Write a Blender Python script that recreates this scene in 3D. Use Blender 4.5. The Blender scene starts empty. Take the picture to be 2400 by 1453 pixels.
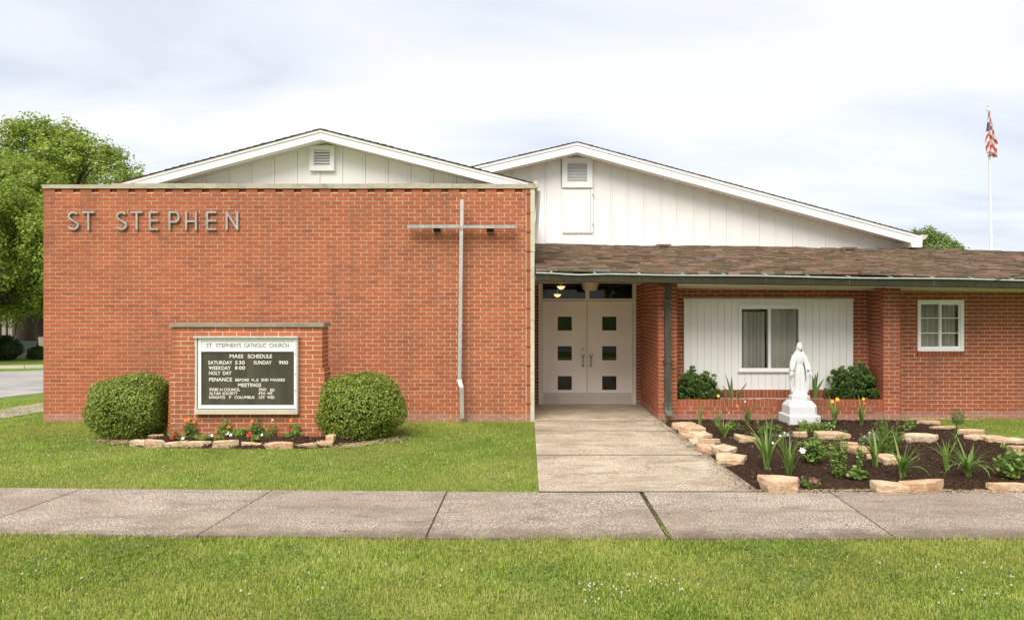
import bpy, bmesh, math, random
import numpy as np
from mathutils import Vector, Matrix
R = math.radians
random.seed(7); np.random.seed(7)
rng = np.random.RandomState(11)
S = bpy.context.scene
COL = S.collection
# ------------------------------------------------------------------ camera
F, U0, V0, H = 1740.0, 1235.0, 718.0, 1.96
cd = bpy.data.cameras.new("camera"); cam = bpy.data.objects.new("camera", cd); COL.objects.link(cam)
cam.location = (0, 0, H); cam.rotation_euler = (R(90), 0, 0)
cd.sensor_width = 36.0; cd.lens = F / 2400 * 36
cd.shift_x = -(U0 - 1200) / 2400; cd.shift_y = (V0 - 726.5) / 2400
cd.clip_start = 0.05; cd.clip_end = 2000
S.camera = cam
# ------------------------------------------------------------------ world and sun
W = bpy.data.worlds.new("World"); S.world = W; W.use_nodes = True
nt = W.node_tree; nt.nodes.clear()
def wn(t, **k):
    n = nt.nodes.new(t)
    for a, b in k.items(): setattr(n, a, b)
    return n
SUN_EL, SUN_AZ = R(50), R(198)      # azimuth of the sun: behind the camera, a little to the left
out = wn('ShaderNodeOutputWorld'); bg = wn('ShaderNodeBackground'); bg.inputs[1].default_value = 0.1
sky = wn('ShaderNodeTexSky', sky_type='NISHITA', sun_disc=False, sun_elevation=SUN_EL, sun_rotation=SUN_AZ)
tc = wn('ShaderNodeTexCoord'); sep = wn('ShaderNodeSeparateXYZ')
nt.links.new(tc.outputs['Generated'], sep.inputs[0])
ab = wn('ShaderNodeMath', operation='ABSOLUTE'); nt.links.new(sep.outputs[2], ab.inputs[0])
ad = wn('ShaderNodeMath', operation='ADD'); ad.inputs[1].default_value = 0.22; nt.links.new(ab.outputs[0], ad.inputs[0])
cb = wn('ShaderNodeCombineXYZ')
for i, o in ((0, 0), (1, 1)):
    d = wn('ShaderNodeMath', operation='DIVIDE'); nt.links.new(sep.outputs[o], d.inputs[0]); nt.links.new(ad.outputs[0], d.inputs[1])
    nt.links.new(d.outputs[0], cb.inputs[i])
mp = wn('ShaderNodeMapping'); mp.inputs['Location'].default_value = (5.1, 2.6, 0); mp.inputs['Scale'].default_value = (0.75, 1.5, 1)
nt.links.new(cb.outputs[0], mp.inputs[0])
n1 = wn('ShaderNodeTexNoise'); n1.inputs['Scale'].default_value = 1.0; n1.inputs['Detail'].default_value = 5; n1.inputs['Roughness'].default_value = 0.52; n1.inputs['Distortion'].default_value = 0.35
nt.links.new(mp.outputs[0], n1.inputs['Vector'])
cr = wn('ShaderNodeValToRGB')
e = cr.color_ramp.elements; e[0].position = 0.33; e[0].color = (2.45, 2.66, 3.05, 1); e[1].position = 0.60; e[1].color = (3.75, 3.75, 3.75, 1)
m_ = cr.color_ramp.elements.new(0.47); m_.color = (3.25, 3.38, 3.6, 1)
nt.links.new(n1.outputs[0], cr.inputs[0])
mx = wn('ShaderNodeMix', data_type='RGBA'); mx.inputs[0].default_value = 0.93
nt.links.new(sky.outputs[0], mx.inputs[6]); nt.links.new(cr.outputs[0], mx.inputs[7])
nt.links.new(mx.outputs[2], bg.inputs[0]); nt.links.new(bg.outputs[0], out.inputs[0])
sl = bpy.data.lights.new("sun", 'SUN'); sl.energy = 1.5; sl.angle = R(42); sl.color = (1.0, 0.95, 0.87)
so = bpy.data.objects.new("sun", sl); COL.objects.link(so)
sd = Vector((math.sin(SUN_AZ) * math.cos(SUN_EL), math.cos(SUN_AZ) * math.cos(SUN_EL), math.sin(SUN_EL)))
so.rotation_euler = sd.to_track_quat('Z', 'Y').to_euler(); so.location = sd * 60
S.view_settings.view_transform = 'Standard'; S.view_settings.look = 'None'
S.view_settings.gamma = 1; S.view_settings.use_curve_mapping = False
S.view_settings.exposure = 1.45
# ------------------------------------------------------------------ helpers
def P(u, v, Y): return Vector(((u - U0) / F * Y, Y, H - (v - V0) / F * Y))
def G(u, v, z=0.0):
    Y = (H - z) * F / (v - V0); return Vector(((u - U0) / F * Y, Y, z))
def PX(u, Y): return (u - U0) / F * Y
def PZ(v, Y): return H - (v - V0) / F * Y

class MB:
    def __init__(s): s.v = []; s.f = []; s.r = []
    def add(s, vs, fs, r=0.0):
        n = len(s.v); s.v += [tuple(p) for p in vs]; s.f += [tuple(i + n for i in f) for f in fs]; s.r += [r] * len(fs)
        return s
    def box(s, x0, x1, y0, y1, z0, z1, r=0.0):
        vs = [(x, y, z) for z in (z0, z1) for y in (y0, y1) for x in (x0, x1)]
        return s.add(vs, [(0, 2, 3, 1), (4, 5, 7, 6), (0, 1, 5, 4), (2, 6, 7, 3), (0, 4, 6, 2), (1, 3, 7, 5)], r)
    def prism_xz(s, pts, y0, y1, r=0.0):
        n = len(pts); vs = [(p[0], y0, p[1]) for p in pts] + [(p[0], y1, p[1]) for p in pts]
        fs = [tuple(range(n)), tuple(range(2 * n - 1, n - 1, -1))] + [(i, i + n, (i + 1) % n + n, (i + 1) % n) for i in range(n)]
        return s.add(vs, fs, r)
    def prism_xy(s, pts, z0, z1, r=0.0, top=None):
        n = len(pts); top = top or pts
        vs = [(p[0], p[1], z0) for p in pts] + [(p[0], p[1], z1) for p in top]
        fs = [tuple(range(n - 1, -1, -1)), tuple(range(n, 2 * n))] + [(i, (i + 1) % n, (i + 1) % n + n, i + n) for i in range(n)]
        return s.add(vs, fs, r)
    def tube(s, pts, rad, n=8, r=0.0, cap=True):
        pts = [Vector(p) for p in pts]; m = len(pts)
        if not hasattr(rad, '__len__'): rad = [rad] * m
        vs = []; up0 = Vector((0.13, 0.97, 0.2)).normalized()
        for i, p in enumerate(pts):
            t = (pts[min(i + 1, m - 1)] - pts[max(i - 1, 0)]).normalized()
            a = t.cross(up0)
            if a.length < 1e-3: a = t.cross(Vector((1, 0, 0)))
            a.normalize(); b = t.cross(a)
            for k in range(n):
                an = 2 * math.pi * k / n; vs.append(p + (a * math.cos(an) + b * math.sin(an)) * rad[i])
        fs = [(i * n + k, i * n + (k + 1) % n, (i + 1) * n + (k + 1) % n, (i + 1) * n + k) for i in range(m - 1) for k in range(n)]
        if cap: fs += [tuple(range(n - 1, -1, -1)), tuple(range((m - 1) * n, m * n))]
        return s.add(vs, fs, r)
    def loft(s, rings, r=0.0, cap=True):
        n = len(rings[0]); m = len(rings)
        vs = [p for ring in rings for p in ring]
        fs = [(i * n + k, i * n + (k + 1) % n, (i + 1) * n + (k + 1) % n, (i + 1) * n + k) for i in range(m - 1) for k in range(n)]
        if cap: fs += [tuple(range(n - 1, -1, -1)), tuple(range((m - 1) * n, m * n))]
        return s.add(vs, fs, r)
    def ball(s, c, rx, ry=None, rz=None, n=10, r=0.0):
        ry = ry or rx; rz = rz or rx; rings = []
        for i in range(1, n):
            t = math.pi * i / n
            rings.append([(c[0] + rx * math.sin(t) * math.cos(a), c[1] + ry * math.sin(t) * math.sin(a), c[2] - rz * math.cos(t)) for a in [2 * math.pi * k / n for k in range(n)]])
        return s.loft(rings, r)
    def xf(s, M):
        s.v = [tuple(M @ Vector(p)) for p in s.v]; return s
    def mesh(s, name):
        me = bpy.data.meshes.new(name); me.from_pydata(s.v, [], s.f)
        a = me.attributes.new('rnd', 'FLOAT', 'FACE'); a.data.foreach_set('value', np.array(s.r, dtype=np.float32))
        me.update(); return me

def props(o, label=None, cat=None, group=None, kind=None):
    if label: o['label'] = label
    if cat: o['category'] = cat
    if group: o['group'] = group
    if kind: o['kind'] = kind
    return o
def link(name, me, m, parent=None, smooth=False, recenter=True, flip=True):
    o = bpy.data.objects.new(name, me); COL.objects.link(o)
    if m is not None and not me.materials: me.materials.append(m)
    if smooth: me.polygons.foreach_set('use_smooth', [True] * len(me.polygons))
    if recenter and len(me.vertices):
        co = np.empty(len(me.vertices) * 3, dtype=np.float32); me.vertices.foreach_get('co', co); co = co.reshape(-1, 3)
        c = (co.min(0) + co.max(0)) / 2
        if parent is None: c[2] = co[:, 2].min()
        co -= c; me.vertices.foreach_set('co', co.ravel()); me.update()
        o.location = Vector(c.tolist())
    if parent is not None:
        o.parent = parent
        q = parent
        while q is not None: o.location -= q.location; q = q.parent
    return o
def part(name, mb, m, parent=None, smooth=False, fixn=False, **k):
    me = mb.mesh(name)
    if fixn:
        bm = bmesh.new(); bm.from_mesh(me); bmesh.ops.recalc_face_normals(bm, faces=bm.faces); bm.to_mesh(me); bm.free()
    o = link(name, me, m, parent, smooth); return props(o, **k)
def B(name, x0, x1, y0, y1, z0, z1, m, parent=None, **k):
    return part(name, MB().box(x0, x1, y0, y1, z0, z1), m, parent, **k)
def thing(name, loc, label, cat, group=None):
    o = bpy.data.objects.new(name, None); COL.objects.link(o); o.location = Vector(loc); o.empty_display_size = 0.2
    return props(o, label, cat, group)
def np_mesh(name, V, Fa, rnd=None):
    """V (n,3) ; Fa (m,k) all faces with k corners"""
    me = bpy.data.meshes.new(name); m, k = Fa.shape
    me.vertices.add(len(V)); me.vertices.foreach_set('co', V.astype(np.float32).ravel())
    me.loops.add(m * k); me.loops.foreach_set('vertex_index', Fa.astype(np.int32).ravel())
    me.polygons.add(m); me.polygons.foreach_set('loop_start', np.arange(0, m * k, k, dtype=np.int32))
    try: me.polygons.foreach_set('loop_total', np.full(m, k, dtype=np.int32))
    except Exception: pass
    a = me.attributes.new('rnd', 'FLOAT', 'FACE')
    a.data.foreach_set('value', (rnd if rnd is not None else np.zeros(m)).astype(np.float32))
    me.update(calc_edges=True); return me
def inpoly(x, y, poly):
    r = np.zeros(len(x), bool); n = len(poly); j = n - 1
    for i in range(n):
        xi, yi = poly[i][0], poly[i][1]; xj, yj = poly[j][0], poly[j][1]
        c = ((yi > y) != (yj > y)) & (x < (xj - xi) * (y - yi) / (yj - yi + 1e-12) + xi); r ^= c; j = i
    return r

# ------------------------------------------------------------------ materials
class NT:
    def __init__(s, name):
        s.m = bpy.data.materials.new(name); s.m.use_nodes = True; s.t = s.m.node_tree; s.n = s.t.nodes; s.l = s.t.links
        s.bsdf = s.n['Principled BSDF']; s.pos = s.N('ShaderNodeNewGeometry').outputs['Position']
    def N(s, t, **k):
        n = s.n.new(t)
        for a, b in k.items(): setattr(n, a, b)
        return n
    def put(s, inp, val):
        if hasattr(val, 'links'): s.l.new(val, inp)
        else: inp.default_value = val
    def noise(s, scale, detail=4, rough=0.55, stretch=None, w=0, dist=0, out=0):
        v = s.pos
        if stretch or w:
            mp = s.N('ShaderNodeMapping'); s.l.new(v, mp.inputs[0])
            if stretch: mp.inputs['Scale'].default_value = stretch
            mp.inputs['Location'].default_value = (w, w * .7, w * .3); v = mp.outputs[0]
        n = s.N('ShaderNodeTexNoise'); s.l.new(v, n.inputs['Vector'])
        n.inputs['Scale'].default_value = scale; n.inputs['Detail'].default_value = detail; n.inputs['Roughness'].default_value = rough
        n.inputs['Distortion'].default_value = dist
        return n.outputs[out]
    def ramp(s, f, stops, interp='LINEAR'):
        r = s.N('ShaderNodeValToRGB'); s.put(r.inputs[0], f); el = r.color_ramp.elements; r.color_ramp.interpolation = interp
        while len(el) < len(stops): el.new(0.5)
        for e_, (p, c) in zip(el, stops):
            e_.position = p; e_.color = (*(c if hasattr(c, '__len__') else (c, c, c)), 1)
        return r.outputs[0]
    def mix(s, f, a, b, mode='MIX'):
        m = s.N('ShaderNodeMix', data_type='RGBA', blend_type=mode)
        s.put(m.inputs[0], f)
        for i, c in ((6, a), (7, b)):
            if hasattr(c, 'links'): s.l.new(c, m.inputs[i])
            else: m.inputs[i].default_value = (*(c if hasattr(c, '__len__') else (c, c, c)), 1)
        return m.outputs[2]
    def math(s, op, a, b=0.0):
        m = s.N('ShaderNodeMath', operation=op); s.put(m.inputs[0], a); s.put(m.inputs[1], b); return m.outputs[0]
    def attr(s, name='rnd'): return s.N('ShaderNodeAttribute', attribute_name=name).outputs['Fac']
    def objrand(s): return s.N('ShaderNodeObjectInfo').outputs['Random']
    def hash(s): return s.math('FRACT', s.math('ADD', s.attr(), s.objrand()))
    def z(s):
        x = s.N('ShaderNodeSeparateXYZ'); s.l.new(s.pos, x.inputs[0]); return x.outputs[2]
    def bump(s, h, dist=0.002, strength=1.0):
        b = s.N('ShaderNodeBump'); b.inputs['Strength'].default_value = strength; b.inputs['Distance'].default_value = dist
        s.put(b.inputs['Height'], h); s.l.new(b.outputs[0], s.bsdf.inputs['Normal'])
    def done(s, col, rough=0.8, metal=0.0, spec=0.35):
        c = s.bsdf.inputs['Base Color']
        if hasattr(col, 'links'): s.l.new(col, c)
        else: c.default_value = (*col, 1)
        s.put(s.bsdf.inputs['Roughness'], rough); s.bsdf.inputs['Metallic'].default_value = metal
        s.bsdf.inputs['Specular IOR Level'].default_value = spec
        return s.m

def brick_mat(name, cols, stain=0.35, chalk=True):
    m = NT(name); h = m.hash()
    c = m.ramp(h, [(i / (len(cols) - 1), k) for i, k in enumerate(cols)])
    c = m.mix(m.ramp(m.noise(55, 4, .7), [(.35, 0), (.75, .5)]), c, (.27, .075, .03))
    c = m.mix(m.ramp(m.noise(1.3, 3, .6), [(.45, 0), (.8, stain)]), c, (.17, .065, .04))
    c = m.mix(m.ramp(m.noise(1.1, 5, .75, stretch=(2.6, 1, .35), w=31), [(.49, 0), (.72, .6)]), c, (.20, .09, .06))
    c = m.mix(m.ramp(m.noise(9, 5, .7, w=3), [(.66, 0), (.80, .28)]), c, (.55, .33, .22))
    if chalk:
        zz = m.math('ADD', m.z(), m.math('MULTIPLY', m.noise(2.2, 3, .6, w=8), -.22))
        c = m.mix(m.ramp(zz, [(-.06, .5), (.04, .0)]), c, (.42, .26, .22))
    m.bump(m.noise(160, 3, .7), .0015, .6)
    return m.done(c, .88, spec=.2)
M = {}
M['brick'] = brick_mat('brick_red_orange', [(.41, .118, .056), (.45, .130, .060), (.48, .143, .064), (.51, .158, .070), (.43, .122, .058), (.47, .138, .062), (.35, .104, .058)])
M['brick_sign'] = brick_mat('brick_sign', [(.45, .128, .052), (.49, .145, .058), (.52, .16, .064), (.47, .135, .055)], .1, False)
M['brick_wing'] = brick_mat('brick_wing', [(.33, .086, .042), (.39, .104, .048), (.43, .118, .052), (.37, .094, .046), (.41, .11, .05), (.27, .074, .042)])
def mortar(name, a, b):
    m = NT(name); c = m.mix(m.ramp(m.noise(3, 4, .6), [(.35, 0), (.7, 1)]), a, b)
    c = m.mix(m.ramp(m.noise(1.1, 5, .75, stretch=(2.6, 1, .35), w=31), [(.50, 0), (.72, .6)]), c, (.30, .24, .18))
    m.bump(m.noise(220, 2), .002, .5); return m.done(c, .95, spec=.1)
M['mortar'] = mortar('mortar', (.76, .61, .43), (.60, .48, .35))
M['mortar_sign'] = mortar('mortar_sign', (.86, .76, .62), (.80, .70, .56))
M['mortar_wing'] = mortar('mortar_wing', (.76, .62, .47), (.60, .49, .38))
def stone_trim(name, a, b, c_):
    m = NT(name); c = m.mix(m.ramp(m.noise(6, 6, .7, stretch=(1, 1, 3)), [(.4, 0), (.65, 1)]), a, b)
    c = m.mix(m.ramp(m.noise(2.1, 5, .7, w=5), [(.52, 0), (.72, .7)]), c, c_); m.bump(m.noise(80, 4), .002, .5); return m.done(c, .9, spec=.2)
M['coping'] = stone_trim('weathered_coping', (.50, .44, .34), (.37, .32, .24), (.17, .145, .11))
M['cap'] = stone_trim('cap_stone', (.34, .29, .22), (.27, .23, .17), (.17, .15, .11))
M['strip'] = stone_trim('edge_strip_stone', (.62, .56, .43), (.54, .49, .38), (.46, .41, .32))
def paint(name, col, dirt=(.6, .55, .45), amt=.25, rough=.5, bumpy=.3):
    m = NT(name); c = m.mix(m.ramp(m.noise(2.3, 5, .65, stretch=(1.6, 1, .5)), [(.45, 0), (.8, amt)]), col, dirt)
    c = m.mix(m.ramp(m.noise(24, 4, .7, w=2), [(.6, 0), (.82, amt)]), c, dirt)
    m.bump(m.noise(60, 3), .001, bumpy); return m.done(c, rough)
M['white'] = paint('white_vinyl', (.90, .90, .89), amt=.15)
M['gable'] = paint('painted_gable_board', (.89, .87, .84), (.78, .70, .62), .3, .6)
M['boards'] = paint('white_painted_boards', (.90, .88, .85), (.76, .68, .62), .2, .55)
M['door'] = paint('door_paint', (.87, .82, .76), (.6, .52, .43), .25, .45, .15)
M['jamb'] = paint('jamb_paint', (.78, .73, .65), (.5, .44, .34), .3, .5)
M['cream'] = paint('cream_trim', (.70, .63, .50), (.42, .36, .25), .4, .6)
M['kick'] = paint('kick_plate_metal', (.58, .54, .49), (.42, .37, .30), .7, .42)
M['groove'] = paint('board_shadow_gap', (.64, .60, .55), (.4, .36, .32), .2, .8)
M['statue'] = paint('white_statue_paint', (.71, .71, .70), (.54, .52, .48), .25, .6, .5)
def metal(name, col, rough=.4, met=.9, patch=None):
    m = NT(name); c = col
    if patch: c = m.mix(m.ramp(m.noise(5, 6, .75, stretch=(3, 3, .6)), [(.42, 0), (.68, 1)]), col, patch)
    m.bump(m.noise(30, 3), .001, .4); return m.done(c, m.ramp(m.noise(12, 4), [(.3, rough * .8), (.7, min(1, rough * 1.3))]), met, .5)
M['alu'] = metal('cast_aluminium', (.50, .48, .45), .42, .6, (.34, .32, .30))
M['alu_light'] = metal('aluminium_case', (.74, .74, .72), .42, .35, (.62, .60, .58))
M['alu_post'] = metal('pale_aluminium_post', (.62, .60, .57), .42, .5, (.50, .48, .45))
M['steel'] = metal('door_hardware_chrome', (.62, .58, .52), .22, 1)
M['copper'] = metal('aged_gutter_metal', (.05, .046, .027), .6, .2, (.085, .076, .046))
M['verdigris'] = metal('gutter_lip_verdigris', (.44, .52, .47), .5, .3, (.62, .66, .60))
M['spout'] = metal('aged_downspout_metal', (.05, .044, .026), .6, 0, (.085, .08, .055))
M['spout_end'] = metal('downspout_verdigris', (.07, .075, .05), .6, 0, (.15, .17, .13))
M['cable'] = metal('black_cable', (.02, .02, .02), .6, 0)
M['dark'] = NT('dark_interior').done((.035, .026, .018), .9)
M['floorint'] = NT('interior_floor').done((.10, .07, .045), .6)
M['vent_brown'] = metal('brown_roof_vent', (.17, .10, .08), .55, .1, (.13, .08, .06))
M['blackboard'] = NT('letter_board_black'); _m = M['blackboard']
_c = _m.mix(_m.ramp(_m.noise(3, 4, .6, stretch=(2, 1, .5)), [(.4, 0), (.7, 1)]), (.055, .052, .036), (.095, .086, .058)); M['blackboard'] = _m.done(_c, .45)
M['header'] = NT('sign_header_acrylic').done((.87, .87, .85), .3)
M['letter_white'] = NT('sign_letter_cream').done((.80, .76, .66), .5)
M['letter_grey'] = NT('sign_letter_grey').done((.20, .19, .19), .6)
def glass(name, tint=(.8, .85, .82), refl=.16):
    m = NT(name); t = m.N('ShaderNodeBsdfTransparent'); t.inputs[0].default_value = (*tint, 1)
    g = m.N('ShaderNodeBsdfGlossy'); g.inputs['Roughness'].default_value = .02; g.inputs[0].default_value = (.9, .92, .92, 1)
    fr = m.N('ShaderNodeFresnel'); fr.inputs[0].default_value = 1.5
    k = m.math('ADD', fr.outputs[0], refl - .04); mxs = m.N('ShaderNodeMixShader'); m.l.new(k, mxs.inputs[0])
    m.l.new(t.outputs[0], mxs.inputs[1]); m.l.new(g.outputs[0], mxs.inputs[2])
    m.l.new(mxs.outputs[0], m.n['Material Output'].inputs[0]); return m.m
M['glass'] = glass('window_glass', (.90, .90, .88), .02)
M['glass_dark'] = glass('door_glass', (.6, .6, .55), .022)
def cloth():
    m = NT('sheer_curtain'); c = m.mix(m.noise(90, 2, stretch=(4, 1, 1)), (.72, .68, .64), (.84, .80, .76)); return m.done(c, .9)
M['curtain'] = cloth()
def emis(name, col, st):
    m = NT(name); m.bsdf.inputs['Emission Color'].default_value = (*col, 1); m.bsdf.inputs['Emission Strength'].default_value = st
    return m.done(col, .5)
M['lamp'] = emis('lamp_bowl_lit', (1, .62, .32), 1.6)
M['lampshade'] = paint('porch_lamp_shade', (.52, .45, .31), (.36, .30, .2), .4, .5)
def shingle_mat():
    m = NT('roof_shingle'); h = m.hash()
    c = m.ramp(h, [(0, (.07, .042, .028)), (.15, (.17, .10, .07)), (.3, (.12, .105, .05)), (.45, (.26, .13, .10)), (.55, (.05, .034, .022)), (.68, (.24, .20, .12)), (.8, (.34, .19, .16)), (.9, (.10, .08, .04)), (1, (.22, .19, .20))])
    c = m.mix(m.ramp(m.noise(2.2, 4, .6), [(.4, 0), (.75, .35)]), c, (.085, .085, .035))
    c = m.mix(m.ramp(m.noise(300, 2, .8), [(.4, 0), (.7, .25)]), c, (.34, .27, .21))
    m.bump(m.noise(240, 2), .003, .6); return m.done(c, .95, spec=.15)
M['shingle'] = shingle_mat()
M['shingle_flat'] = NT('gable_shingle').done((.10, .055, .045), .9)
def leafmat(name, cols, trans=.3, patch=None, rough=.55):
    m = NT(name); c = m.ramp(m.attr(), [(i / (len(cols) - 1), k) for i, k in enumerate(cols)])
    if patch: c = m.mix(m.ramp(m.noise(patch[1], 3, .6), [(.4, 0), (.7, patch[2])]), c, patch[0])
    m.done(c, rough, spec=.3)
    tr = m.N('ShaderNodeBsdfTranslucent'); m.l.new(c, tr.inputs[0]); mxs = m.N('ShaderNodeMixShader'); mxs.inputs[0].default_value = trans
    m.l.new(m.bsdf.outputs[0], mxs.inputs[1]); m.l.new(tr.outputs[0], mxs.inputs[2]); m.l.new(mxs.outputs[0], m.n['Material Output'].inputs[0])
    return m.m
M['grass'] = leafmat('grass_blade', [(.10, .15, .025), (.24, .335, .045), (.37, .475, .07), (.52, .61, .13), (.62, .52, .26)], .4, ((.50, .44, .13), .8, .5))
M['box'] = leafmat('boxwood_leaf', [(.08, .13, .02), (.18, .25, .036), (.29, .36, .055), (.44, .50, .12)], .25, None, .4)
M['tree'] = leafmat('maple_leaf', [(.12, .18, .03), (.24, .33, .05), (.36, .45, .07), (.48, .55, .13)], .4)
M['tree_far'] = leafmat('far_tree_leaf', [(.14, .20, .06), (.22, .30, .09), (.32, .40, .14)], .35)
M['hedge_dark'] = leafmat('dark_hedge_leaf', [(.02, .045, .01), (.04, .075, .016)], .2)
M['lily'] = leafmat('daylily_leaf', [(.10, .19, .035), (.20, .32, .06), (.34, .46, .12)], .35, None, .45)
M['herb'] = leafmat('herb_leaf', [(.11, .19, .035), (.22, .33, .065), (.38, .50, .14)], .35)
M['lime'] = leafmat('lime_leaf', [(.22, .32, .06), (.34, .44, .10)], .35)
M['clover'] = leafmat('clover_leaf', [(.09, .17, .035), (.17, .28, .06), (.27, .38, .10)], .3)
M['silver'] = leafmat('silver_leaf', [(.30, .34, .24), (.48, .50, .40)], .3)
M['yucca'] = leafmat('sword_leaf', [(.07, .13, .025), (.12, .20, .05), (.20, .26, .08)], .2)
M['pine'] = leafmat('mugo_needle', [(.04, .09, .022), (.10, .18, .04), (.24, .34, .09)], .15)
M['bark'] = NT('bark'); _m = M['bark']; _m.bump(_m.noise(14, 5, stretch=(1, 1, .3)), .03, .8)
M['bark'] = _m.done(_m.mix(_m.noise(9, 4), (.07, .05, .035), (.15, .115, .085)), .95)
def flat(name, c, rough=.6): return NT(name).done(c, rough)
M['f_orange'] = flat('marigold_petal', (.85, .20, .012)); M['f_red'] = flat('petunia_red', (.62, .01, .03)); M['f_white'] = flat('petal_white', (.82, .80, .80))
M['f_yellow'] = flat('lily_petal_yellow', (.85, .48, .03)); M['f_pink'] = flat('petal_pink', (.70, .05, .30)); M['f_blue'] = flat('petal_blue', (.12, .16, .55))
M['f_clover'] = flat('clover_head', (.58, .54, .42)); M['f_straw'] = flat('dry_straw', (.46, .34, .20), .9)
def stone_mat():
    m = NT('sandstone'); h = m.objrand()
    c = m.ramp(h, [(0, (.66, .44, .26)), (.35, (.76, .56, .36)), (.7, (.66, .40, .23)), (1, (.82, .68, .48))])
    c = m.mix(m.ramp(m.noise(7, 5, .65, stretch=(1, 1, 5)), [(.42, 0), (.66, .75)]), c, (.44, .23, .12))
    c = m.mix(m.ramp(m.noise(16, 4, .7, w=4), [(.5, 0), (.7, .7)]), c, (.80, .70, .54))
    c = m.mix(m.ramp(m.noise(5, 6, .8, w=14), [(.54, 0), (.7, .6)]), c, (.20, .13, .085))
    m.bump(m.noise(28, 5, .7, stretch=(1, 1, 3)), .02, 1); return m.done(c, .9, spec=.2)
M['sandstone'] = stone_mat()
def soil_mat():
    m = NT('dark_mulch'); c = m.ramp(m.noise(70, 5, .8), [(.3, (.022, .012, .007)), (.5, (.06, .034, .020)), (.72, (.14, .082, .050))])
    c = m.mix(m.ramp(m.noise(1.6, 3), [(.5, 0), (.8, .4)]), c, (.085, .048, .028))
    m.bump(m.noise(45, 5, .8), .03, 1); return m.done(c, .97, spec=.1)
M['mulch'] = soil_mat()
M['chips'] = NT('mulch_chip'); _m = M['chips']; M['chips'] = _m.done(_m.ramp(_m.attr(), [(0, (.028, .015, .009)), (.6, (.075, .043, .027)), (.94, (.10, .062, .04)), (.985, (.26, .19, .13)), (1, (.42, .34, .27))]), .95)
def ground_mat():
    m = NT('lawn_ground')
    c = m.ramp(m.noise(2.0, 5, .65), [(.3, (.13, .20, .035)), (.5, (.20, .29, .05)), (.7, (.28, .35, .075))])
    c = m.mix(m.ramp(m.noise(.55, 4, .6, w=5), [(.5, 0), (.72, .6)]), c, (.33, .30, .10))
    c = m.mix(m.ramp(m.noise(42, 4, .75, w=1), [(.4, .0), (.68, .8)]), c, (.07, .10, .02))
    m.bump(m.noise(60, 4, .8), .02, .8); return m.done(c, .95, spec=.1)
M['lawn'] = ground_mat()
def concrete(name, base, light, dark, speck=.8, grain=95, edge=None):
    m = NT(name)
    c = m.mix(m.ramp(m.noise(1.6, 5, .65), [(.35, 0), (.68, 1)]), base, dark)
    c = m.mix(m.math('MULTIPLY', m.ramp(m.noise(grain, 2, .6), [(.50, 0), (.60, speck)]), m.ramp(m.noise(1.3, 4, .7, w=12), [(.3, .35), (.65, 1)])), c, light)
    c = m.mix(m.ramp(m.noise(grain * .55, 3, .7, w=9), [(.56, 0), (.72, .55)]), c, dark)
    c = m.mix(m.ramp(m.noise(2.6, 6, .75, stretch=(.7, 1.8, 1), w=4), [(.53, 0), (.68, .75)]), c, (.17, .125, .09))
    c = m.mix(m.ramp(m.noise(1.1, 6, .8, w=15, dist=.6, stretch=(.6, 1.7, 1)), [(.48, 0), (.64, .62)]), c, (.22, .165, .115))
    if edge:
        x_ = m.N('ShaderNodeSeparateXYZ'); m.l.new(m.pos, x_.inputs[0])
        e1 = m.math('ADD', m.math('MULTIPLY', m.math('ABSOLUTE', m.math('SUBTRACT', x_.outputs[edge[0]], edge[1])), -1 / edge[2]), m.math('MULTIPLY', m.noise(3.5, 6, .8, w=21), 1.6))
        c = m.mix(m.ramp(e1, [(.25, 0), (.8, .8)]), c, (.115, .08, .055))
    c = m.mix(m.math('MULTIPLY', m.objrand(), .40), c, dark)
    m.bump(m.noise(grain, 3, .7), .003, .7); return m.done(c, .9, spec=.25)
M['walk'] = concrete('sidewalk_aggregate', (.35, .275, .20), (.86, .80, .71), (.22, .165, .125), .95, 56, (1, 6.2, .5))
M['path'] = concrete('path_concrete', (.54, .45, .32), (.84, .76, .62), (.33, .25, .17), .85, 48, (0, 2.45, .5))
M['joint'] = flat('joint_dirt', (.05, .036, .02), .95)
def asphalt():
    m = NT('pale_asphalt'); c = m.mix(m.ramp(m.noise(.5, 4), [(.35, 0), (.7, 1)]), (.40, .37, .35), (.30, .275, .26))
    c = m.mix(m.ramp(m.noise(1.1, 5, .7, stretch=(.2, 1.4, 1), w=6), [(.56, 0), (.64, .8)]), c, (.13, .12, .12)); return m.done(c, .9)
M['road'] = asphalt()
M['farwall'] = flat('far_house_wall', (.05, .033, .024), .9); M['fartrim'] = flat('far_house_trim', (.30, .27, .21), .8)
M['util'] = flat('utility_box_green', (.16, .19, .16), .6)
M['stripe_red'] = flat('flag_red', (.48, .10, .10), .8); M['stripe_white'] = flat('flag_white', (.80, .76, .74), .8); M['canton'] = flat('flag_blue', (.10, .11, .20), .8)
M['pole'] = metal('white_pole', (.80, .80, .80), .45, .2)

# ------------------------------------------------------------------ ground, walks, road
GX = MB().add([(-300, -300, 0), (300, -300, 0), (300, 500, 0), (-300, 500, 0)], [(0, 1, 2, 3)])
part('ground', GX, M['lawn'], kind='structure')

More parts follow.
